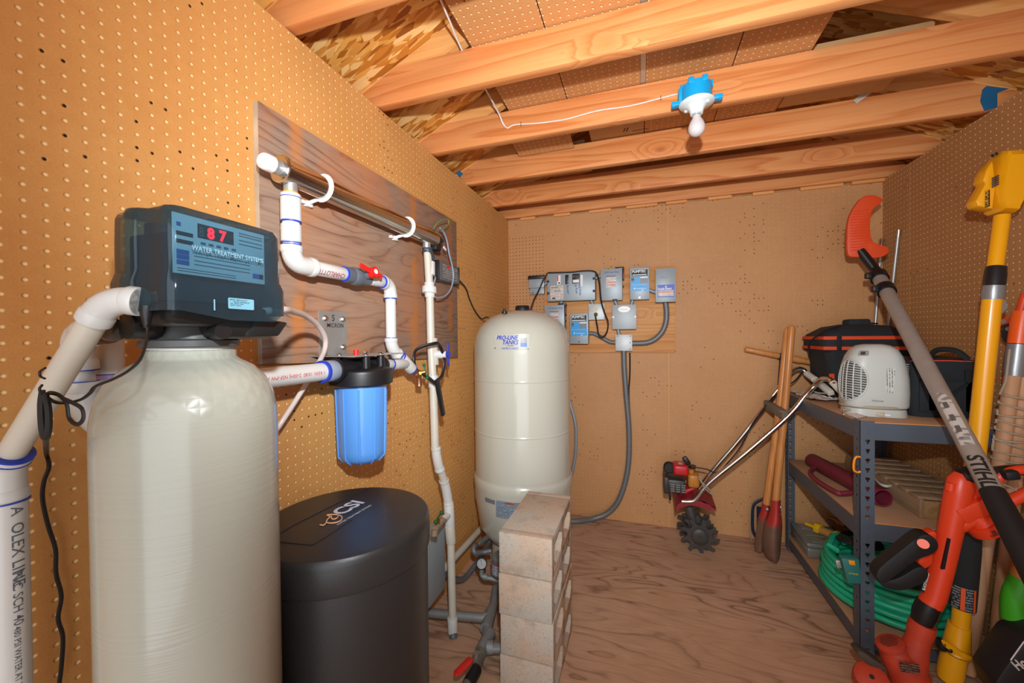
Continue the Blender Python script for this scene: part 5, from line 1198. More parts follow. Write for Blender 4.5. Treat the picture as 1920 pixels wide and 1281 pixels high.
def blade(rows, yc, sgn):
    """rows: (xl, xr, y) pixel rows; a curved plate bulging to the camera (sgn<0) or the wall"""
    m = MB(); n = 10; R = []
    for xl, xr, yp, bulge in rows:
        a, b = at(xl, yp, 'y', yc), at(xr, yp, 'y', yc); up = []; dn = []
        for i in range(n+1):
            u = i/n; p = a.lerp(b, u); k = math.sin(u*PI)*bulge*sgn
            up.append(p+V((0, k, 0))); dn.append(p+V((0, k+.003, 0)))
        R.append(up+dn[::-1])
    m.loft(R); return m
m = blade([(1446, 1464, 938, .018), (1445, 1464, 955, .02), (1440, 1466, 972, .03), (1432, 1467, 985, .035), (1430, 1466, 1005, .04), (1430, 1464, 1025, .04), (1434, 1463, 1040, .035), (1441, 1461, 1049, .03), (1448, 1458, 1053, .02)], YD-.03, -1)
obj('blade', m, M_blade, t, label='rusty blade with red socket')
m = blade([(1431, 1441, 930, .015), (1429, 1444, 945, .018), (1427, 1444, 958, .02), (1421, 1443, 972, .02), (1419, 1443, 990, .02), (1416, 1440, 1010, .02), (1415, 1432, 1032, .02)], YD+.03, -1)
obj('blade', m, M_blade, t, label='rusty blade with red socket')
for x, y in ((1438.5, 955), (1464, 951), (1462, 964)):
    m = MB(); q = at(x, y, 'y', YD-.03); m.ball(q, .0085, n=10); obj('bolt', m, M_galv, t)
# ------------------------------------------------------------------ T-handled auger behind it
M_navy = mat('navy steel', '#232f4c', .45, .2)
t = thing('hand_auger', 'T-handled tool with wooden crossbar and blue shaft against back wall', 'auger', at(1428, 1010, 'y', 2.74))
YA = 2.735
h0, h1, h2, h3 = at(1397, 655, 'y', YA), at(1466, 669, 'y', YA), at(1500, 675, 'y', YA), at(1556, 686.5, 'y', YA)
m = MB(); d_ = (h3-h0); P = [h0+d_*u for u in (0, .01, .3, .56, .62, .66, .68, .95, 1)]; m.tube(P, [.0125, .0155, .0165, .0175, .0205, .0205, .017, .015, .013], 16); obj('crossbar', m, M_ash, t)
m = MB(); m.cyl(h1-d_*.035, h1+d_*.045, .0195, n=16); s_top, s_mid = h1, at(1456, 800, 'y', YA); m.tube([h1, s_mid, at(1440, 915, 'y', YA)], .012, 12); obj('shaft', m, M_navy, t)
lp = at2([(1437, 934), (1424, 938), (1413, 948), (1411, 970), (1412, 995), (1420, 1008), (1434, 1008)], 'y', YA)
m = MB(); m.tube(spline(lp, 5), .008, 10, flat=.6); m.prism(at2([(1419, 950), (1435, 952), (1435, 1006), (1420, 998)], 'y', YA), (0, .006, 0)); obj('cutter', m, M_navy, t)
m = MB(); m.tube(spline(at2([(1409, 945), (1406.5, 970), (1407, 1000), (1411, 1025), (1418, 1040)], 'y', YA+.02), 5), .003, 6); obj('guard_strip', m, mat('pale strip', '#a9987c', .7), t)
# ================================================================== RIGHT SIDE: shelf and garden tools
SX0, SX1, SY0, SY1 = 1.758, 2.225, 1.895, 2.735
M_shelf = mat('shelf steel', '#58636f', .45, .3, var=.06)
M_shelfblue = M_shelf
M_hard = mat('particle board', '#b98f6c', .8, var=.1, bump=.1, bscale=200)
M_edge = mat('board edge', '#d28a48', .8)
t = thing('metal_shelf', 'blue-grey steel shelf unit with three particle board shelves', 'shelf', ((SX0+SX1)/2, (SY0+SY1)/2, 0))
PW = .048; TH = .0022
def post(x, y, sx, sy):
    """slotted angle post: two flanges meeting at the outer corner, keyhole slots cut through"""
    m = MB()
    zs = [.03+.0375*k for k in range(24)]
    def flange(axis):
        o = V((x, y, 0)); d = V((sx, 0, 0)) if axis == 0 else V((0, sy, 0)); nrm = V((0, sy*TH, 0)) if axis == 0 else V((sx*TH, 0, 0))
        c0, c1 = PW*.38, PW*.68
        def bx(u0, u1, z0, z1):
            a = o+d*u0+V((0, 0, z0)); b = o+d*u1+V((0, 0, z1))+nrm
            m.box((min(a.x, b.x), min(a.y, b.y), min(a.z, b.z)), (max(a.x, b.x), max(a.y, b.y), max(a.z, b.z)))
        bx(0, c0, 0, .935); bx(c1, PW, 0, .935); z = 0
        for zz in zs:
            if zz > .92: break
            bx(c0, c1, z, zz-.012); z = zz+.006
            bx(c0, c0+.0045, zz-.012, zz-.004); bx(c1-.0045, c1, zz-.012, zz-.004)
        bx(c0, c1, z, .935)
    flange(0); flange(1); return m
for x, y, sx, sy in ((SX0, SY0, 1, 1), (SX1, SY0, -1, 1), (SX0, SY1, 1, -1), (SX1, SY1, -1, -1)): obj('post', post(x, y, sx, sy), M_shelf, t)
SHZ = ((.93, .07), (.533, .07), (.078, .05))
for zt_, bh in SHZ:
    for a, b in (((SX0+.003, SY0+.003), (SX1-.003, SY0+.003)), ((SX0+.003, SY1-.003), (SX1-.003, SY1-.003)), ((SX0+.003, SY0+.003), (SX0+.003, SY1-.003)), ((SX1-.003, SY0+.003), (SX1-.003, SY1-.003))):
        m = MB(); ex = .0 if a[1] == b[1] else 0; m.box((min(a[0], b[0])-.0012, min(a[1], b[1])-.0012, zt_-bh), (max(a[0], b[0])+.0012, max(a[1], b[1])+.0012, zt_-.004)); obj('beam', m, M_shelf, t)
    m = MB(); m.box((SX0+.006, SY0+.006, zt_-.014), (SX1-.006, SY1-.006, zt_), .001); m.m(1).box((SX0+.0055, SY0+.0055, zt_-.004), (SX1-.0055, SY0+.0065, zt_-.0005)); m.box((SX0+.0055, SY0+.0055, zt_-.004), (SX0+.0065, SY1-.0055, zt_-.0005)); obj('shelf_board', m, [M_hard, M_edge], t)
ZS = .93
# ------------------------------------------------------------------ fan heater
M_heat = mat('heater white', '#bcbfba', .4); 
t = thing('fan_heater', 'white upright fan heater with round grille on the top shelf', 'heater', (1.885, 2.09, ZS))
hc = V((1.885, 2.085, 0)); yawh = math.radians(-6)
Rz = Matrix.Rotation(yawh, 3, 'Z')
def HL(x, y, z): return V((hc.x, hc.y, ZS)) + Rz @ V((x, y, z))
def hring(w, d, z, r, ys=0): return [HL(a, b+ys, z) for a, b in round_rect(w, d, r, 6)]
m = MB(); m.loft([hring(.205, .15, .001, .05), hring(.2, .145, .032, .05), hring(.17, .13, .036, .05)]); obj('base', m, M_heat, t)
m = MB(); m.loft([hring(.205, .15, .04, .045), hring(.212, .16, .05, .05), hring(.214, .165, .1, .05), hring(.21, .165, .16, .05), hring(.2, .16, .21, .055), hring(.18, .15, .25, .055), hring(.15, .13, .28, .05), hring(.11, .1, .297, .045), hring(.06, .06, .303, .028)])
body = obj('body', m, M_heat, t)
# grille (an oval of slats on the face toward -x/-y)
gdir = (Rz @ V((-.62, -.78, .0))).normalized(); gx = V((0, 0, 1)).cross(gdir).normalized()*-1
def wrapbody(x, y, z0, off=.0):
    pass
fa = math.radians(233)
def surf(u, z, off=.002):
    """a point of the heater skin; u = angle about the vertical"""
    zz = [.04, .05, .1, .16, .21, .25, .28, .297]; ww = [.205, .212, .214, .21, .2, .18, .15, .11]; dd = [.15, .16, .165, .165, .16, .15, .13, .1]
    for i in range(len(zz)-1):
        if zz[i] <= z <= zz[i+1]: f = (z-zz[i])/(zz[i+1]-zz[i]); w = ww[i]+(ww[i+1]-ww[i])*f; d = dd[i]+(dd[i+1]-dd[i])*f; break
    r = .05; cx_, cy_ = w/2-r, d/2-r; dx, dy = math.cos(u), math.sin(u)
    best = None; lo, hi = 0, .3
    for _ in range(30):
        mid = (lo+hi)/2; px, py = abs(dx*mid), abs(dy*mid); q = math.hypot(max(px-cx_, 0), max(py-cy_, 0))
        inside = q < r and px < w/2 and py < d/2
        lo, hi = (mid, hi) if inside else (lo, mid)
    return HL(dx*(lo+off), dy*(lo+off), z)
u0, uw, zc_, zh = math.radians(205), .66, .15, .086
m = MB(); m.patch(lambda a, b: surf(u0+uw*(a*2-1)*math.sqrt(max(.0, 1-(b*2-1)**2)), zc_+zh*(b*2-1), .0012), 16, 16); gr = obj('grille', m, mat('grille dark', '#3b3a36', .6), t)
m = MB()
for k in range(17):
    b = -1+2*(k+.5)/17; hwid = uw*math.sqrt(1-b*b); P = [surf(u0+hwid*(i/6-1), zc_+zh*b+.006*(1-(i/6-1)**2), .0038) for i in range(13)]; m.tube(P, .0021, 6)
for a in (-.66, -.3, .05, .4, .72):
    hz = zh*math.sqrt(max(.05, 1-a*a)); m.tube([surf(u0+uw*a, zc_+hz*(i/5-1)*.97, .0045) for i in range(11)], .0023, 6)
m.tube([surf(u0+uw*math.cos(k*2*PI/40), zc_+zh*math.sin(k*2*PI/40), .003) for k in range(40)], .0035, 8, closed=True)
obj('grille_slats', m, M_heat, gr)
m = MB(); m.loft([[surf(math.radians(232)+a*5.2, .266+b*1.1, .0005) for a, b in round_rect(.075, .02, .009)], [surf(math.radians(232)+a*5, .266+b, .004) for a, b in round_rect(.07, .018, .008)]]); ct = obj('control_plate', m, mat('control grey', '#8f8f8a', .4), t)
m = MB(); m.loft([[surf(math.radians(232)+a*5, .266+b, .004) for a, b in round_rect(.034, .013, .003)], [surf(math.radians(232)+a*5, .266+b, .0055) for a, b in round_rect(.033, .012, .003)]]); obj('display', m, mat('dark brown display', '#4d3b35', .3), ct)
m = MB(); m.patch(lambda a, b: surf(math.radians(278+16*a)+b*.08, .105+.1*b, .0012), 6, 6); obj('printed_label', m, text_block('heater print', '#c9ccc6', '#4c4c48', (2, 0), .008), t)
m = MB(); m.text('Holmes', HL(-.03, -.0842, .066), Rz@V((1, 0, 0)), (0, 0, 1), .012, .0); obj('lettering', m, mat('grey logo', '#6c6c68', .5), t)
m = MB()
for k in range(16): m.box(tuple(HL(.1, .02, .08+k*.009)-V((.012, .03, 0))), tuple(HL(.1, .02, .08+k*.009)+V((.012, .03, .004))), .001)
obj('side_vents', m, M_heat, t)
P = []
for k in range(46):
    a = k*2*PI/22; P.append(HL(.112*math.cos(a), .086*math.sin(a), .036+.008*k/46))
P = [HL(-.13, -.11, .01), HL(-.12, -.06, .02)] + P
m = MB(); m.tube(P, .0035, 8); obj('cord_wrap', m, mat('beige cord', '#a89a80', .5), t)
m = MB(); pg = at(1637, 776, 'z', ZS+.012); pd = V((.7, -.3, 0)).normalized(); m.bar(pg, pg+pd*.035, .022, .018, (0, 0, 1), .004); m.m(1)
for s in (-.006, .006): m.bar(pg+pd*.034+V((.3*s, .7*s, 0)), pg+pd*.052+V((.3*s, .7*s, 0)), .0015, .006)
obj('plug', m, [mat('beige plug', '#b5a78c', .5), M_galv], t)
m = MB(); cq = at2([(1590, 779), (1605, 770), (1628, 772), (1626, 780), (1608, 785)], 'z', ZS+.004); cq[1].z += .02; m.poly(cq); m.poly([p+V((0, 0, -.0006)) for p in reversed(cq)]); obj('warning_tag', m, text_block('tag print', '#e6e2dc', '#c26a62', (0, 1), .014), t)
# ------------------------------------------------------------------ papers
for k, (pts, lb) in enumerate((([(1483, 736), (1530, 742), (1560, 748), (1500, 744)], 'crumpled white papers on the back left corner of the top shelf'), ([(1503, 742), (1560, 749), (1580, 752), (1520, 752)], 'second sheet of crumpled paper nearer the fan heater'))):
    q = at2(pts, 'z', ZS+.002+k*.006)
    m = MB(); rnd.seed(k+3); R_ = [[rnd.random()*.016 for _ in range(9)] for _ in range(9)]
    m.patch(lambda u, v: (q[0].lerp(q[1], u)).lerp(q[3].lerp(q[2], u), v)+V((0, 0, R_[int(u*8)][int(v*8)])), 8, 8)
    obj('paper_sheet', m, mat('paper', '#d9d3cb', .8), None, lb, 'paper', 'loose papers on the top shelf')
# ------------------------------------------------------------------ tool bags
M_fab = mat('black canvas', '#22262a', .85, var=.25, bump=.3, bscale=500); M_strap = mat('webbing', '#17191b', .8); M_or = mat('orange trim', '#e24a1c', .6)
def bag_rings(c, levels, seed):
    rnd.seed(seed); out = []
    for w, d, z, r in levels: out.append([V((c[0]+a+rnd.uniform(-.003, .003), c[1]+b+rnd.uniform(-.003, .003), z+rnd.uniform(-.003, .003))) for a, b in round_rect(w, d, r, 4)])
    return out
t = thing('tool_bag', 'black tool bag with orange stripes standing behind the fan heater', 'tool bag', (2.055, 2.58, ZS))
c = (2.032, 2.585)
m = MB(); m.loft(bag_rings(c, [(.3, .25, ZS+.002, .04), (.32, .27, ZS+.05, .04), (.33, .27, ZS+.18, .04), (.35, .28, ZS+.25, .04), (.38, .29, ZS+.262, .03), (.38, .29, ZS+.33, .03), (.36, .28, ZS+.345, .03), (.27, .2, ZS+.385, .06), (.12, .1, ZS+.398, .04)], 3)); bg = obj('bag_body', m, M_fab, t)
x0, x1, y0 = c[0]-.191, c[0]+.191, c[1]-.1475
M2 = MB()
for z in (ZS+.265, ZS+.318):
    M2.box((x0-.001, y0-.001, z), (x1+.001, y0+.001, z+.017)); M2.box((x0-.002, y0, z), (x0, c[1]+.13, z+.017)); M2.box((x1, y0, z), (x1+.002, c[1]+.13, z+.017))
obj('orange_stripe', M2, M_or, t, label='orange stripe')
m = MB(); g = [V((x0-.012, y0+.14, ZS+.24)), V((x0-.02, y0+.12, ZS+.3)), V((x0+.02, y0+.03, ZS+.37)), V((c[0]-.05, c[1]-.05, ZS+.395)), V((c[0], c[1], ZS+.41)), V((c[0]+.1, c[1], ZS+.4))]; m.tube(spline(g, 6), .012, 8, flat=.35); obj('carry_strap', m, M_strap, t)
m = MB(); m.box((c[0]-.05, c[1]-.06, ZS+.385), (c[0]+.05, c[1]+.02, ZS+.425), .012); obj('handle_wrap', m, M_fab, t)
m = MB(); m.box((x0+.03, y0+.018, ZS+.09), (x0+.07, y0+.022, ZS+.14)); obj('brand_patch', m, M_or, t)
m = MB(); m.box((x0+.055, y0-.006, ZS+.262), (x0+.075, y0+.002, ZS+.335), .002); obj('buckle', m, M_strap, t)
t = thing('tool_bag', 'wide black tool bag with thin red piping at the shelf right end', 'tool bag', (2.127, 2.225, ZS))
c = (2.127, 2.215)
m = MB(); m.loft(bag_rings(c, [(.235, .3, ZS+.002, .03), (.244, .31, ZS+.04, .035), (.244, .31, ZS+.17, .03), (.244, .31, ZS+.205, .03), (.235, .3, ZS+.228, .04), (.2, .26, ZS+.24, .05)], 5)); obj('bag_body', m, M_fab, t)
y0 = c[1]-.16
m = MB(); m.tube([(c[0]-.12, y0+.016, ZS+.232), (c[0], y0+.016, ZS+.234), (c[0]+.1, y0+.02, ZS+.23)], .003, 6); obj('red_piping', m, mat('coral piping', '#e0543c', .6), t)
m = MB()
for dx in (-.06, .055): m.box((c[0]+dx-.011, y0-.004, ZS+.03), (c[0]+dx+.011, y0+.002, ZS+.2), .001)
g = [V((c[0]-.06, y0-.003, ZS+.195)), V((c[0]-.075, y0-.01, ZS+.23)), V((c[0]-.03, y0+.03, ZS+.275)), V((c[0]+.03, y0+.03, ZS+.275)), V((c[0]+.06, y0+.01, ZS+.24))]; m.tube(spline(g, 6), .011, 8, flat=.4); obj('carry_strap', m, M_strap, t)
m = MB(); m.box((c[0]-.1, y0-.004, ZS+.025), (c[0]+.1, y0, ZS+.15), .001); m.tube([(c[0]-.1, y0-.005, ZS+.152), (c[0]+.1, y0-.005, ZS+.152)], .003, 6); obj('front_pocket', m, M_fab, t)
m = MB(); m.bar((c[0]+.0, y0-.008, ZS+.1), (c[0]+.045, y0-.006, ZS+.14), .012, .004, (0, 1, 0)); m.tube([(c[0]+.045, y0-.008, ZS+.14), (c[0]+.055, y0-.008, ZS+.155)], .003, 6); obj('zip_pull', m, M_strap, t)
# ------------------------------------------------------------------ middle shelf
ZM = .533
M_mar = mat('maroon paint', '#82293d', .55, .1, var=.15, bump=.15, bscale=80)
a, b = at(1522, 863, 'z', ZM+.045), at(1656, 934, 'z', ZM+.045)
t = thing('post_driver', 'maroon steel post driver tube with side handle on the middle shelf', 'post driver', (a+b)/2-V((0, 0, .04)))
d_ = (b-a).normalized()
m = MB(); R_ = .037; m.lathe([(0, 0), (R_*.9, 0), (R_, .005), (R_, (b-a).length), (R_*.88, (b-a).length), (R_*.86, (b-a).length-.12), (0, (b-a).length-.12)], a, d_, 36); obj('driver_tube', m, M_mar, t)
q = at2([(1540, 876), (1524, 880), (1520, 888), (1533, 902), (1566, 922), (1580, 925), (1610, 926)], 'z', ZM+.028); q[0].z += .02; q[-1].z += .01
m = MB(); m.tube(spline(q, 6), .0105, 12); obj('driver_handle', m, M_mar, t)
# wooden crate
c0, c1, c2, c3 = at(1645, 868, 'z', ZM), at(1738, 968, 'z', ZM), at(1800, 960, 'z', ZM), at(1750, 860, 'z', ZM)
CX0, CX1, CYa, CYb, CH = 2.0, 2.2, 2.0, 2.6, .075
M_old = lumber('weathered slat', '#a98d6e', '#8c6f52', '#4a3420', 1, False, rough=.8); M_crate = lumber('crate side', '#a98458', '#8c683e', '#5b3a1e', 1, False)
t = thing('slatted_crate', 'low wooden crate with dark slatted lid on the middle shelf', 'crate', ((CX0+CX1)/2, (CYa+CYb)/2, ZM))
m = MB(); m.box((CX0, CYa, ZM+.001), (CX0+.014, CYb, ZM+CH), .001); m.box((CX1-.014, CYa, ZM+.001), (CX1, CYb, ZM+CH), .001); obj('side_panel', m, M_old, t)
m = MB(); m.box((CX0+.014, CYa, ZM+.001), (CX1-.014, CYa+.014, ZM+CH-.004), .001); obj('end_panel', m, M_crate, t, label='pale end panel')
m = MB(); m.box((CX0+.014, CYb-.014, ZM+.001), (CX1-.014, CYb, ZM+CH-.004), .001); obj('end_panel', m, M_crate, t)
rnd.seed(9)
for k in range(8):
    y = CYa+.002+k*.0755; m = MB(); m.box((CX0-.004, y, ZM+CH+.0005), (CX1+.003, y+.057+rnd.uniform(-.004, .004), ZM+CH+.012), .0015); obj('slat', m, M_old, t)
# small tools
a, b = at(1690, 925, 'z', ZM+.01), at(1727, 960, 'z', ZM+.01)
t = thing('file_tool', 'flat steel file with a rusty tip lying before the crate', 'file', (a+b)/2-V((0, 0, .008)))
a = at(1668, 915, 'z', ZM+.01); m = MB(); m.bar(a, b, .018, .006, (0, 0, 1), .002); obj('file_blade', m, mat('old steel', '#5b5752', .5, .6, var=.2), t)
m = MB(); d2 = (b-a).normalized(); m.tube([b-d2*.004, b+d2*.006, b+d2*.012], [.0085, .006, .002], 10); obj('rusty_tip', m, mat('rust', '#6f4326', .8), t)
m = MB(); m.tube(spline(at2([(1640, 898), (1650, 908), (1662, 912), (1673, 911)], 'z', ZM+.06), 5), .006, 8, flat=.5)
obj('white_strap', m, mat('white webbing', '#cfccc2', .7), None, 'short white strap end lying against the crate side', 'strap')
hk = at2([(1613, 857), (1606, 857), (1602, 863), (1600.5, 875), (1602, 883), (1609, 886), (1613, 884)], 'y', SY0-.0043)
m = MB(); m.tube(spline(hk, 6), .0042, 10); obj('wire_hook', m, mat('orange hook', '#e58a1c', .4), None, 'bright orange hook hung on the shelf front post', 'hook')
# ------------------------------------------------------------------ bottom shelf
ZB = .078
t = thing('storage_case', 'grey clear-lidded storage case on the bottom shelf', 'case', (1.9, 2.5, ZB))
M_case = mat('grey case', '#77786f', .3, var=.1, coat=.3)
x0, x1, y0, y1 = 1.778, 2.0, 2.468, 2.722
m = MB(); m.box((x0, y0, ZB+.001), (x1, y1, ZB+.055), .012); obj('case_base', m, M_case, t)
m = MB(); m.box((x0-.002, y0-.002, ZB+.056), (x1+.002, y1+.002, ZB+.082), .01); 
for k in range(3): m.box((x0+.03, y0+.02+k*.075, ZB+.08), (x1-.03, y0+.075+k*.075, ZB+.086), .004)
obj('case_lid', m, M_case, t)
ZC = ZB+.087
ya, yb = at(1511, 982, 'z', ZC+.025), at(1583, 1013, 'z', ZC+.025)
t = thing('string_winder', 'yellow plastic winder wound with tan cord on the grey case', 'string winder', (ya+yb)/2-V((0, 0, .025)))
d_ = (yb-ya).normalized(); sd = V((0, 0, 1)).cross(d_)
M_yel = mat('yellow plastic', '#dfb310', .4)
m = MB(); L = (yb-ya).length; m.cyl(ya, yb, .009, n=14); 
for f, w in ((.28, .055), (.78, .07)):
    p = ya+d_*L*f; m.prism([p-sd*w*.5+V((0, 0, -.014)), p+sd*w*.5+V((0, 0, -.014)), p+sd*w*.5+V((0, 0, .012)), p+sd*w*.22+V((0, 0, .03)), p-sd*w*.22+V((0, 0, .03)), p-sd*w*.5+V((0, 0, .012))], d_*.028, .003)
obj('winder_frame', m, M_yel, t)
m = MB(); a_, b_ = ya+d_*L*.38, ya+d_*L*.76; n = 12; m.tube([a_.lerp(b_, i/(n*2)) for i in range(n*2+1)], [.022 if i % 2 else .02 for i in range(n*2+1)], 14); obj('wound_cord', m, mat('tan cord', '#b5823c', .7), t)
a, b = at(1538, 966, 'z', ZC+.015), at(1585, 985, 'z', ZC+.015)
t = thing('wooden_handle_tool', 'tool with smooth wooden handle lying behind the yellow winder', 'hand tool', (a+b)/2-V((0, 0, .015)))
m = MB(); d_ = (b-a); m.tube([a+d_*u for u in (0, .03, .15, .5, .8, 1)], [.008, .014, .017, .014, .015, .012], 14); obj('handle', m, M_ash, t)
m = MB(); m.bar(b, b+d_*.5, .006, .02); m.bar(a+d_*.2-V((.0, .03, 0)), a+d_*.5-V((0, .03, 0)), .02, .012); obj('tool_blade', m, mat('dull steel', '#7f8380', .4, .6), t)
# hose
M_hose = mat('garden hose', '#1fb184', .42, var=.08)
hx, hy = 1.985, 2.18
rnd.seed(21)
for layer in range(1): pass
P = []
turns = 13
for k in range(20, turns*40):
    a = k*2*PI/40; lay = k/40
    ro = .026*(.5-.5*math.cos(PI*lay)); rx, ry = .236-ro-.002*lay, .262-ro-.002*lay
    z = ZB+.016+.0245*lay*.52+.004*math.sin(a+lay)
    P.append(V((hx+.004*math.sin(lay*2.1)+rx*math.cos(a+PI), hy+.005*math.cos(lay*1.7)+ry*math.sin(a+PI), z)))
HZ = P[-1].z
P += [V((hx-.2, hy+.05, HZ+.01)), V((hx-.16, hy+.12, HZ+.03)), V((hx-.1, hy+.17, HZ+.02)), V((hx-.12, hy+.1, HZ+.01))]
t = thing('garden_hose', 'thick coil of green garden hose on the bottom shelf', 'hose', (hx, hy, ZB))
m = MB(); m.tube(P, .0125, 10); obj('hose_coil', m, M_hose, t)
t = thing('extension_reel', 'coil of thin black cord lying on top of the green hose', 'cord', (hx-.05, hy+.1, HZ))
P = []
for k in range(5*24): a = k*2*PI/24; P.append(V((hx-.07+(.085-.004*(k//24))*math.cos(a), hy+.08+(.07-.003*(k//24))*math.sin(a), HZ+.03+.006*(k/24)+.006*math.sin(a*2))))
m = MB(); m.tube(P, .0042, 8); obj('cord_coil', m, M_cord, t)
q = at(1595, 1060, 'y', 1.935)
t = thing('water_timer', 'teal box with an orange button wedged in the hose coil', 'timer', q-V((0, 0, .05)))
M_teal = mat('teal plastic', '#2a6f69', .45)
m = MB(); m.prism(at2([(1578, 1048), (1612, 1050), (1616, 1096), (1590, 1094)], 'y', 1.885), (0, .03, .004), .004); tb_ = obj('case', m, M_teal, t)
m = MB(); m.prism(at2([(1590, 1050), (1602, 1051), (1603, 1060), (1592, 1058)], 'y', 1.8848), (0, -.004, 0), .001); obj('button', m, mat('orange button', '#e59a1c', .4), t)
m = MB(); q2 = at(1591, 1076, 'y', 1.8835); m.text('12 Month', q2, UXv, UZv, .008, .02); obj('lettering', m, M_yel, tb_)
m = MB(); m.prism(at2([(1567, 1052), (1575, 1051), (1579, 1066), (1570, 1066)], 'y', 1.89), (0, .008, 0), .002); obj('metal_tab', m, M_galv, t)

# ------------------------------------------------------------------ pole saw (leaning from the front right to the back corner)
p_top = at(1640, 505, 'y', 2.46); p_bot = at(1868, 935, 'y', 1.50)
dp_ = (p_bot-p_top).normalized(); L = (p_bot-p_top).length; s_ = dp_.cross(V((0, 1, 0))).normalized()
t = thing('pole_saw', 'long aluminium pole saw with curved orange blade sheath', 'pole saw', p_bot+dp_*.9)
M_apole = NT('aluminium pole'); pc = M_apole.coord(); M_apole.P(Base_Color=M_apole.mix(M_apole.noise(M_apole.n('Mapping', {'Vector': pc, 'Scale': (3, 3, 1)}).outputs[0], 9, 4), lin('#a99d93'), lin('#8f847b')), Metallic=.15, Roughness=.4); M_apole = M_apole.mat
tb_ = V((p_top.x, p_top.y, p_top.z))
cl1, cl2 = p_top+dp_*.05, p_top+dp_*.165
m = MB(); m.tube([cl1, p_top+dp_*L], [.0285, .026], 20); pl = obj('pole', m, M_apole, t)
m = MB(); m.tube([at(1612, 470, 'y', 2.49), p_top, cl1+dp_*.05], [.021, .022, .022], 16); obj('inner_pole', m, M_black, t)
for c_ in (cl1, cl2):
    m = MB(); m.tube([c_, c_+dp_*.045], .036, 20); m.obox(c_+dp_*.022-s_*.04, (.03, .03, .03), None, .006); obj('clamp', m, M_black, t)
m = MB(); m.tube([cl1+dp_*.06, cl2-dp_*.01], .0255, 20); obj('pole_section', m, M_apole, t)
e_ = p_top+dp_*(L*.985)
m = MB(); m.tube([e_-dp_*.005, e_+dp_*.05, e_+dp_*.3, e_+dp_*1.35], [.0275, .029, .031, .028], 20); obj('rubber_grip', m, M_rubber, t)
# saw sheath
sh = [(1591, 478), (1589, 440), (1592, 410), (1604, 385), (1620, 368), (1640, 366), (1655, 373), (1652, 380), (1640, 390), (1634, 400), (1632, 425), (1634, 445), (1640, 455), (1655, 460), (1666, 464), (1665, 475), (1652, 482), (1632, 484), (1610, 482)]
YS = 2.49
m = MB(); P = spline(at2(sh, 'y', YS-.012), 3, True); m.prism(P, (0, .024, 0), .004)
for k in range(15):
    y = 395+k*5.2; xl = 1594+max(0, (410-y))*.5; m.tube([at(xl+1, y+2, 'y', YS-.013), at(1629, y-1, 'y', YS-.013)], .0022, 6)
obj('blade_sheath', m, mat('sheath orange', '#dd4a1c', .5), t, label='curved orange blade sheath')
# label and lettering on the pole (facing the camera)
face = (CP-(p_top+dp_*L*.6)); face -= dp_*face.dot(dp_); face.normalize(); side = dp_.cross(face).normalized()
if side.dot(CR) < 0: side = -side
def onpole(u, v, r=.0266):
    # r is kept for the call signature; the skin follows the pole's taper
    off = {'0.0294': .0004, '0.0297': .0009, '0.0298': .0009}.get(str(r), .0006)
    """u metres along from the top, v metres around"""
    r = .0285-.0025*max(0, u-.05)/(L-.05)+off; a = v/.027; return p_top+dp_*u + face*(r*math.cos(a)) + side*(r*math.sin(a))
ul0 = min(range(200), key=lambda i: abs((p_top+dp_*(L*i/200)-CP).dot(CU)/(p_top+dp_*(L*i/200)-CP).dot(CF) - (640.5-745)/FPX))*L/200
ul1 = min(range(200), key=lambda i: abs((p_top+dp_*(L*i/200)-CP).dot(CU)/(p_top+dp_*(L*i/200)-CP).dot(CF) - (640.5-842)/FPX))*L/200
ut = min(range(200), key=lambda i: abs((p_top+dp_*(L*i/200)-CP).dot(CU)/(p_top+dp_*(L*i/200)-CP).dot(CF) - (640.5-862)/FPX))*L/200
m = MB(); m.patch(lambda u, v: onpole(ul0+(ul1-ul0)*u, (-.016+.034*v)*(1 if u > .08 else .6), .0294), 16, 6)
m.m(1)
for k in range(12): m.patch(lambda u, v, k=k: onpole(ul1-.03+.014*u, -.006+.0016*k+.0008*v, .0298), 1, 1)
for k in (0.2, .45, .66): m.patch(lambda u, v, k=k: onpole(ul0+(ul1-ul0)*(k+.12*u), -.008+.012*v, .0297), 2, 2)
obj('instruction_label', m, [text_block('pole print', '#c2bbb4', '#6a625e', (2, 1), .02), mat('label ink', '#5d5854', .5)], pl)
m = MB(); m.text('STIHL', (0, 0, 0), (1, 0, 0), (0, 1, 0), .056, .03, .12, .78, wrap=lambda x, y: onpole(ut+x*1.0, -.0165+y*.9, .0297)); obj('pole_lettering', m, M_ink, pl)

# ------------------------------------------------------------------ yellow trimmer
M_ty = mat('trimmer yellow', '#eda40e', .3, coat=.3); M_tape = mat('silver tape', '#8f9294', .35, .5, bump=.4, bscale=40); M_btape = mat('black tape', '#1d1d20', .35)
YY = 1.80
t = thing('yellow_trimmer', 'yellow string trimmer stood upside down with taped pole', 'string trimmer', at(1785, 1268, 'y', YY))
yt, yj_, ybm = at(1879, 405, 'y', YY+.03), at(1864, 520, 'y', YY+.01), at(1811, 975, 'y', YY)
m = MB(); m.tube([yt, at(1866, 500, 'y', YY+.01)], .0205, 20); obj('upper_pole', m, M_ty, t)
m = MB(); m.tube([at(1862, 545, 'y', YY), at(1830, 850, 'y', YY), at(1812, 970, 'y', YY)], .0245, 24); obj('lower_pole', m, M_ty, t)
m = MB(); m.tube([at(1867.5, 502, 'y', YY+.01), at(1866, 518, 'y', YY+.005), at(1864, 537, 'y', YY)], [.025, .027, .026], 20); obj('black_tape', m, M_btape, t)
m = MB(); m.tube([at(1864, 536, 'y', YY), at(1862, 552, 'y', YY), at(1861, 562, 'y', YY)], [.0268, .0285, .0262], 20)
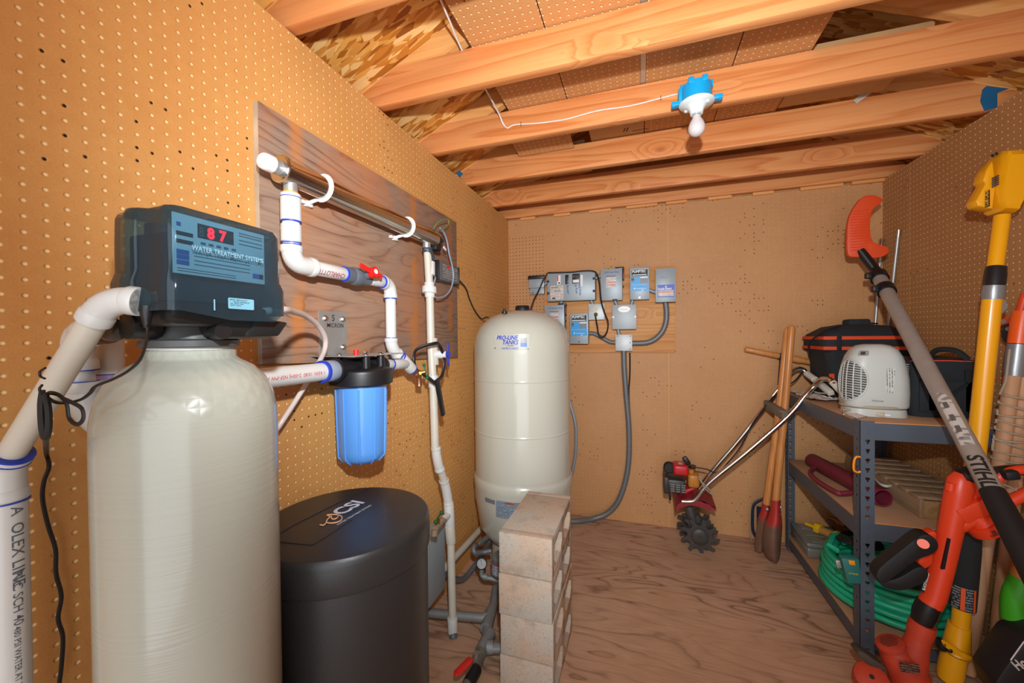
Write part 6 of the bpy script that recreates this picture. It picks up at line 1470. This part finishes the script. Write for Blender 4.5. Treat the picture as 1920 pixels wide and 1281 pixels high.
q = at2([(1873, 543), (1884, 560), (1890, 576), (1876, 592), (1873, 575)], 'y', YY-.01); m.prism(q, (0, .004, 0)); obj('silver_tape', m, M_tape, t)
# head
hd = [(1866, 400), (1850, 388), (1832, 383), (1829, 375), (1845, 345), (1841, 340), (1848, 318), (1862, 292), (1872, 288), (1898, 287), (1910, 298), (1922, 318), (1922, 345), (1905, 378), (1890, 402)]
YH = YY+.05
def ringh(s_, y): 
    cpt = at(1882, 350, 'y', YH); return [V((cpt.x+(p.x-cpt.x)*s_, y, cpt.z+(p.z-cpt.z)*s_)) for p in at2([(1866, 400), (1858, 385), (1855, 360), (1858, 330), (1864, 300), (1872, 288), (1898, 287), (1910, 298), (1922, 318), (1924, 345), (1905, 378), (1892, 402)], 'y', YH)]
m = MB(); m.loft([ringh(.78, YH-.052), ringh(.93, YH-.042), ringh(1.0, YH-.02), ringh(1.0, YH+.03), ringh(.9, YH+.05)])
q = at2([(1862, 300), (1850, 318), (1843, 340), (1850, 341), (1830, 376), (1834, 386), (1862, 392), (1868, 345)], 'y', YH-.025); m.prism(q, (0, .05, 0), .006)
hh = obj('motor_head', m, M_ty, t, sharp=30)
q = at2([(1856.5, 386), (1857, 354), (1866, 351), (1866, 383)], 'y', YH-.048)
for p in q: p.y = YH-.0265 if p.x < at(1860, 380, 'y', YH).x else YH-.046
m = MB(); m.poly(q); m.m(1); o = q[0]+V((.001, -.0012, .004)); uy_ = (q[3]-q[0]).normalized()
m.text('CUB CADET', q[3]+V((-.005, -.0012, .002)), V((0, 0, 1)), -uy_, .016, .02, sx=.72); obj('head_decal', m, [M_ink, M_ty], hh)
m = MB()
for k in range(5): a_ = at(1860, 351-k*4, 'y', YH-.04); m.bar(a_, a_+V((.014, -.006, .008)), .003, .004)
m.cyl(at(1866, 292, 'y', YH), at(1863, 288, 'y', YH), .008, n=10); obj('vent_slot', m, M_ink, hh)
# grip, warning label, lower head
m = MB(); m.tube([at(1815, 962, 'y', YY), at(1811, 1030, 'y', YY), at(1804, 1138, 'y', YY)], [.034, .037, .034], 20)
fg = obj('foam_grip', m, mat('black foam', '#1f2021', .9, bump=.4, bscale=300), t)
m = MB(); rg = .0352; ga, gb = at(1806, 1095, 'y', YY), at(1804, 1136, 'y', YY); gdv = (gb-ga).normalized(); gf = (CP-ga); gf -= gdv*gf.dot(gdv); gf.normalize(); gs = gdv.cross(gf)
def og(u, a, r): return ga+(gb-ga)*u+gf*(r*math.cos(a))+gs*(r*math.sin(a))
for i, (a0_, a1_) in enumerate(((-.95, -.75), (-.7, -.2), (-.18, .12), (.15, .75))):
    m.m(0 if i in (0, 2) else 1); m.patch(lambda u, v: og(u, a0_+(a1_-a0_)*v, .0372), 4, 5)
obj('warning_label', m, [mat('label orange red', '#dd5420', .5), text_block('grip print', '#2a2b2d', '#8f959b', (0, 2), .009)], fg)
m = MB(); m.tube([at(1804, 1136, 'y', YY), at(1799, 1190, 'y', YY)], .0235, 24); obj('lower_pole', m, M_ty, t)
m = MB(); q0_, q1_, q2_ = at(1799, 1172, 'y', YY), at(1793, 1215, 'y', YY), at(1788, 1290, 'y', YY)
m.tube([q0_, q1_, at(1792, 1222, 'y', YY)], [.029, .036, .04], 20)
m.loft([[at(x, y, 'y', YY-.05) for x, y in ((1764, 1200), (1770, 1201), (1800, 1222), (1829, 1235), (1824, 1239), (1795, 1230), (1770, 1212))], [at(x, y, 'y', YY+.05) for x, y in ((1764, 1200), (1770, 1201), (1800, 1222), (1829, 1235), (1824, 1239), (1795, 1230), (1770, 1212))]])
m.tube([at(1790, 1225, 'y', YY), at(1782, 1262, 'y', YY), at(1778, 1275, 'y', YY)], [.034, .035, .03], 18)
lh = obj('cutting_head', m, M_ty, t)
m = MB(); m.box(tuple(at(1764, 1217, 'y', YY-.05)+V((0, 0, -.01))), tuple(at(1776, 1207, 'y', YY-.05)+V((0, .03, 0))), .003); m.ball(at(1780, 1219, 'y', YY-.045), .009, n=10); obj('black_clip', m, M_black, lh)

# ------------------------------------------------------------------ orange trimmer
M_org = mat('trimmer orange', '#e6431f', .38); YO = 1.70
t = thing('orange_trimmer', 'orange and black string trimmer standing in front of the shelf', 'string trimmer', at(1690, 1290, 'y', YO))
O = lambda x, y, d=0: at(x, y, 'y', YO+d)
def rod(pts, rs, n=20, flat=1.): 
    mm = MB(); mm.tube(pts, rs, n, flat=flat); return mm
m = rod([O(1806, 888), O(1803, 900), O(1795, 935), O(1781, 1000), O(1768, 1060), O(1752, 1118), O(1744, 1133)], [.02, .034, .0345, .031, .03, .031, .031])
q = O(1800, 950); 
m.tube([O(1792, 985), O(1815, 968), O(1840, 982)], [.028, .034, .045], 20); m.tube([O(1836, 976), O(1853, 992)], [.05, .05], 24)
m.bar(O(1797, 968, -.02), O(1868, 938, -.02), .03, .05, (0, 0, 1), .006)
m.cyl(O(1784, 906, -.01), O(1782, 920, -.01), .014, n=12); m.bar(O(1830, 905), O(1822, 940), .03, .045, (0, 0, 1), .006)
m.prism(at2([(1735, 1002), (1752, 997), (1758, 1000), (1748, 1060), (1732, 1070), (1722, 1062), (1724, 1045)], 'y', YO-.015), (0, .035, 0), .005)
bo = obj('body', m, M_org, t)
m = MB(); m.cyl(O(1846, 984, -.012), O(1854, 993, -.012), .038, n=24); obj('air_vent', m, mat('vent dark orange', '#7a2a18', .6), bo)
m = MB(); m.tube([O(1801, 894, -.004), O(1815, 893, -.004), O(1835, 886)], [.026, .03, .026], 16); obj('top_cap', m, M_black, t)
m = MB(); m.prism(at2([(1778, 1010), (1783, 1011), (1772, 1068), (1765, 1068)], 'y', YO-.03), (0, .006, 0)); obj('side_vent', m, M_black, bo)
m = MB(); q = O(1739, 1095, -.031); m.prism([O(1727, 1108, -.0325), O(1735, 1078, -.0325), O(1741, 1080, -.0325), O(1733, 1112, -.0325)], (0, .004, 0)); m.m(1).text('BLACK+DECKER', O(1734, 1108, -.0332), O(1739, 1082)-O(1732, 1108), V((-.9, 0, .4)), .011, .02, sx=.75); obj('brand_decal', m, [M_ink, M_white], bo)
# shoulder handle, going right
m = MB(); m.tube(spline([O(1812, 893, .0), O(1850, 888, .0), O(1885, 883, 0), O(1935, 880, 0)], 5), .017, 14); obj('rear_handle', m, M_black, t)
m = MB(); m.tube(spline([O(1868, 905, -.012), O(1872, 896, -.012), O(1885, 888, -.012), O(1905, 882, -.012), O(1935, 880, -.012)], 4), .014, 12); m.tube([O(1893, 941, -.01), O(1938, 918, -.01)], .017, 12); obj('handle_trim', m, M_org, t)
m = MB(); m.bar(O(1880, 892, -.03), O(1908, 889, -.03), .03, .03, (0, 0, 1), .008); obj('grip_pad', m, M_rubber, t)
m = MB(); m.tube(spline([O(1879, 908, -.01), O(1895, 914, -.01), O(1905, 920, -.01)], 4), .003, 6); obj('trigger_wire', m, M_galv, t)
# auxiliary handle with button
m = MB(); m.prism(spline([O(x, y, -.055) for x, y in ((1724, 1007), (1742, 1004), (1756, 1013), (1760, 1027), (1748, 1040), (1720, 1051), (1686, 1076), (1664, 1092), (1650, 1092), (1644, 1080), (1652, 1064), (1690, 1033))], 3, True), (0, .05, 0), .006)
m.prism(spline([O(x, y, -.05) for x, y in ((1648, 1086), (1664, 1090), (1690, 1082), (1722, 1064), (1740, 1072), (1736, 1090), (1708, 1104), (1682, 1108), (1656, 1101))], 3, True), (0, .045, 0), .006)
ah = obj('side_handle', m, M_rubber, t)
m = MB(); m.cyl(O(1731, 1020, -.068), O(1731, 1020, -.078), .0145, n=24); obj('lock_button', m, mat('button orange', '#f0561c', .4), ah)
# collar, neck and cutting head
m = rod([O(1742, 1131), O(1734, 1150), O(1728, 1166)], [.032, .033, .028], 12); obj('twist_collar', m, M_black, t)
m = rod([O(1733, 1160), O(1729, 1172)], .0215); obj('metal_neck', m, M_brass, t)
M_ord = mat('dirty orange', '#c23d22', .6, var=.3)
m = rod([O(1731, 1168), O(1727, 1180), O(1722, 1198), O(1712, 1218)], [.034, .036, .032, .034])
hp = O(1684, 1250); m.lathe([(0, .085), (.035, .085), (.042, .08), (.043, .07), (.037, .064), (.045, .045), (.05, .02), (.052, -.02), (.06, -.04), (.058, -.05), (0, -.05)], O(1692, 1248), (O(1668, 1205)-O(1692, 1248)), 32)
m.tube([O(1724, 1190), O(1712, 1225), O(1706, 1255)], [.03, .04, .045], 16)
ch = obj('cutting_head', m, M_ord, t)
m = MB(); q = O(1668, 1205); dv = (O(1668, 1205)-O(1692, 1248)).normalized(); sv = dv.cross(V((0, 1, 0))).normalized(); tv = dv.cross(sv)
top_ = O(1692, 1248)+dv*.0855
for k in range(-3, 4): m.bar(top_+tv*k*.007-sv*math.sqrt(max(0, .0007-(k*.007)**2)), top_+tv*k*.007+sv*math.sqrt(max(0, .0007-(k*.007)**2)), .0025, .002, tuple(dv))
obj('head_vents', m, mat('vent brown', '#5b2a1e', .7), ch)
m = MB(); q = O(1706, 1253, -.06); m.obox(q, (.05, .004, .028), Matrix.Rotation(-.12, 3, 'Y')); obj('name_plate', m, text_block('dirty plate', '#3a2a24', '#8f6a5a', (0, 2), .008), ch)
gd = spline(at2([(1608, 1228), (1616, 1222), (1640, 1238), (1660, 1252), (1658, 1262), (1640, 1256)], 'y', YO-.02), 3, True)
m = MB(); m.prism(gd, (0, .05, -.004), .003); obj('line_guard', m, mat('dirty guard', '#4a3c34', .8, var=.2), t)
t = thing('trimmer_spool', 'round orange trimmer spool cover lying at the bottom edge', 'spool', at(1632, 1285, 'y', YO-.04))
m = MB(); sc = at(1634, 1272, 'y', YO-.04); sd_ = V((-.15, -.55, .8)).normalized(); m.lathe([(0, .012), (.03, .011), (.047, .004), (.05, -.006), (.05, -.03), (0, -.03)], sc, sd_, 36); obj('spool_cap', m, M_ord, t)
m = MB(); m.cyl(sc+sd_*.011, sc+sd_*.0145, .007, n=10); obj('spool_screw', m, M_ink, t)

# ------------------------------------------------------------------ wooden handles tied with rope, loppers, axe, bag
M_wh = lumber('worn handle', '#c39672', '#a97a56', '#6e4a2c', 2, False, rough=.6)
t = thing('taped_handle_tool', 'round wooden handle with orange sleeve and silver tape, nearest the yellow pole', 'hand tool', at(1822, 1268, 'y', 1.82))
h = [at(1907, 655, 'y', 1.86), at(1890, 760, 'y', 1.85), at(1871, 900, 'y', 1.845), at(1848, 1020, 'y', 1.84), at(1815, 1262, 'y', 1.83)]
m = MB(); m.tube(h, [.0205, .0205, .0205, .0205, .019], 18); obj('handle', m, M_wh, t)
m = MB(); m.tube([at(1919, 585, 'y', 1.865), at(1914, 612, 'y', 1.862), at(1909, 645, 'y', 1.86)], [.027, .0265, .026], 18); obj('orange_sleeve', m, mat('sleeve orange', '#ea5a1a', .35), t)
m = MB(); m.tube([at(1909, 646, 'y', 1.86), at(1906, 668, 'y', 1.859), at(1901, 705, 'y', 1.857)], [.0262, .0275, .0255], 18); obj('silver_tape', m, M_tape, t)
t = thing('plain_handle_tool', 'second wooden handle tied beside the taped one, square cut foot', 'hand tool', at(1858, 1279, 'y', 1.80))
h = [at(1940, 590, 'y', 1.87), at(1919, 700, 'y', 1.86), at(1905, 850, 'y', 1.85), at(1893, 990, 'y', 1.83), at(1876, 1150, 'y', 1.81), at(1861, 1278, 'y', 1.79)]
m = MB(); m.tube(h, .0205, 18); obj('handle', m, M_wh, t)
P = []
rows = [(683, 1), (735, 1), (757, 1), (780, 1), (803, 1), (820, 1), (832, 1), (850, 1), (872, 1)]
m = MB(); M_rope = mat('rope', '#a3937e', .85, bump=.5, bscale=400)
ax = lambda y, f: (at(1907-(y-655)*.165, y, 'y', 1.85).lerp(at(1921-(y-700)*.1, y, 'y', 1.855), f))
for i, y in enumerate((742, 761, 776, 792, 808, 822, 830, 846, 860)):
    c_ = ax(y, .45); c2_ = ax(y+14, .45)
    for k in range(13):
        a = 2*PI*k/12; f = k/12; P.append(c_.lerp(c2_, f)+V((.043*math.cos(a+PI), .027*math.sin(a+PI)-.004, (.004+.008*math.sin(i*2.3))*math.cos(a))))
P = [at(1893, 655, 'y', 1.84), at(1886, 715, 'y', 1.825)] + P
m.tube(P, .0034, 7); obj('rope_binding', m, M_rope, None, 'grey rope wound round the two wooden handles', 'rope')
# loppers
t = thing('lopping_shears', 'orange lopping shears with dark curved jaws on the right wall', 'loppers', at(1895, 700, 'y', 1.9))
YL = 1.93
m = MB(); m.tube([at(1926, 540, 'y', YL), at(1912, 590, 'y', YL), at(1902, 625, 'y', YL), at(1890, 690, 'y', YL), at(1886, 720, 'y', YL)], [.012, .013, .014, .012, .01], 12); obj('lopper_handle', m, mat('lopper orange', '#e2451a', .4), t)
m = MB(); m.prism(spline(at2([(1868, 607), (1878, 599), (1895, 596), (1905, 604), (1900, 613), (1885, 610), (1872, 615)], 'y', YL-.012), 3, True), (0, .014, 0), .002); obj('hook_jaw', m, MATS['lopper orange'], t)
m = MB(); m.prism(spline(at2([(1903, 606), (1905, 618), (1900, 640), (1892, 646), (1881, 634), (1879, 622), (1885, 614), (1872, 618), (1868, 622), (1872, 613), (1890, 607)], 'y', YL-.016), 2, True), (0, .005, 0)); obj('cutting_jaw', m, mat('jaw steel', '#4d4037', .45, .5, var=.2), t)
for x, y in ((1891, 617), (1871, 605), (1882, 603)):
    m = MB(); q = at(x, y, 'y', YL-.018); m.cyl(q, q+V((0, .006, 0)), .008, n=12); obj('pivot_bolt', m, M_galv, t)
# axe with green handle
t = thing('green_axe', 'tool with bright green curved grip at the right edge', 'axe', at(1905, 1215, 'y', 1.72))
YX = 1.72
m = MB(); m.tube(spline(at2([(1916, 1085), (1906, 1110), (1901, 1140), (1903, 1175), (1908, 1203)], 'y', YX), 5), [.029]*5+[.031]*5+[.03]*5+[.027]*5+[.022], 18); obj('grip', m, mat('bright green', '#3da71e', .5), t, label='bright green grip')
m = MB(); m.tube(spline(at2([(1938, 1030), (1924, 1062), (1915, 1088)], 'y', YX), 5), .027, 18); obj('shaft', m, M_ash, t)
m = MB(); m.tube(spline(at2([(1902, 1195), (1906, 1215), (1913, 1226), (1925, 1230)], 'y', YX), 4), [.03, .03, .028, .027, .026, .025, .024, .022, .02, .02, .018, .016, .014], 14); obj('butt_cap', m, M_black, t)
# black case with white lettering
t = thing('black_case', 'black case with white lettering at the bottom right corner', 'case', at(1905, 1280, 'y', 1.62))
YQ = 1.62
m = MB(); m.prism(at2([(1868, 1279), (1897, 1236), (1921, 1206), (1960, 1190), (1975, 1320), (1880, 1320)], 'y', YQ), (0, .1, 0), .006); cs = obj('case_body', m, mat('black vinyl', '#201f22', .5), t)
m = MB(); p0_, p1_ = at(1895, 1238, 'y', YQ-.002), at(1920, 1203, 'y', YQ-.002); m.tube([p0_, p1_], .0016, 6); obj('piping', m, M_white, cs)
m = MB(); m.text('Homelite', at(1909, 1258, 'y', YQ-.0015), (1, 0, .85), (-.85, 0, 1), .042, .03, sx=.62); obj('case_lettering', m, mat('worn white', '#d2ccc8', .5), cs)
# thin rods in the back right corner
for pts, lb in ((((1685, 433), (1676, 520), (1665, 612)), 'thin steel rod leaning in the corner, capped top, right one'), (((1653, 450), (1648, 530), (1641, 612)), 'thin steel rod nearer the back wall, left one of the pair')):
    pa = ('x', 2.2395) if 'capped' in lb else ('y', 2.766)
    q = [at(x, y, *pa) for x, y in pts]
    d_ = (q[2]-q[0]).normalized(); t = thing('steel_rod', lb, 'rod', q[0]+d_*(q[0].z/-d_.z), 'thin rods in the corner')
    m = MB(); m.tube([q[0], q[0]+d_*((q[0].z-.004)/-d_.z)], .0075, 10); obj('rod', m, M_galv, t)
    m = MB(); m.tube([q[0]-d_*.005, q[0]+d_*.03], .0105, 10); obj('rod_cap', m, M_steel, t)
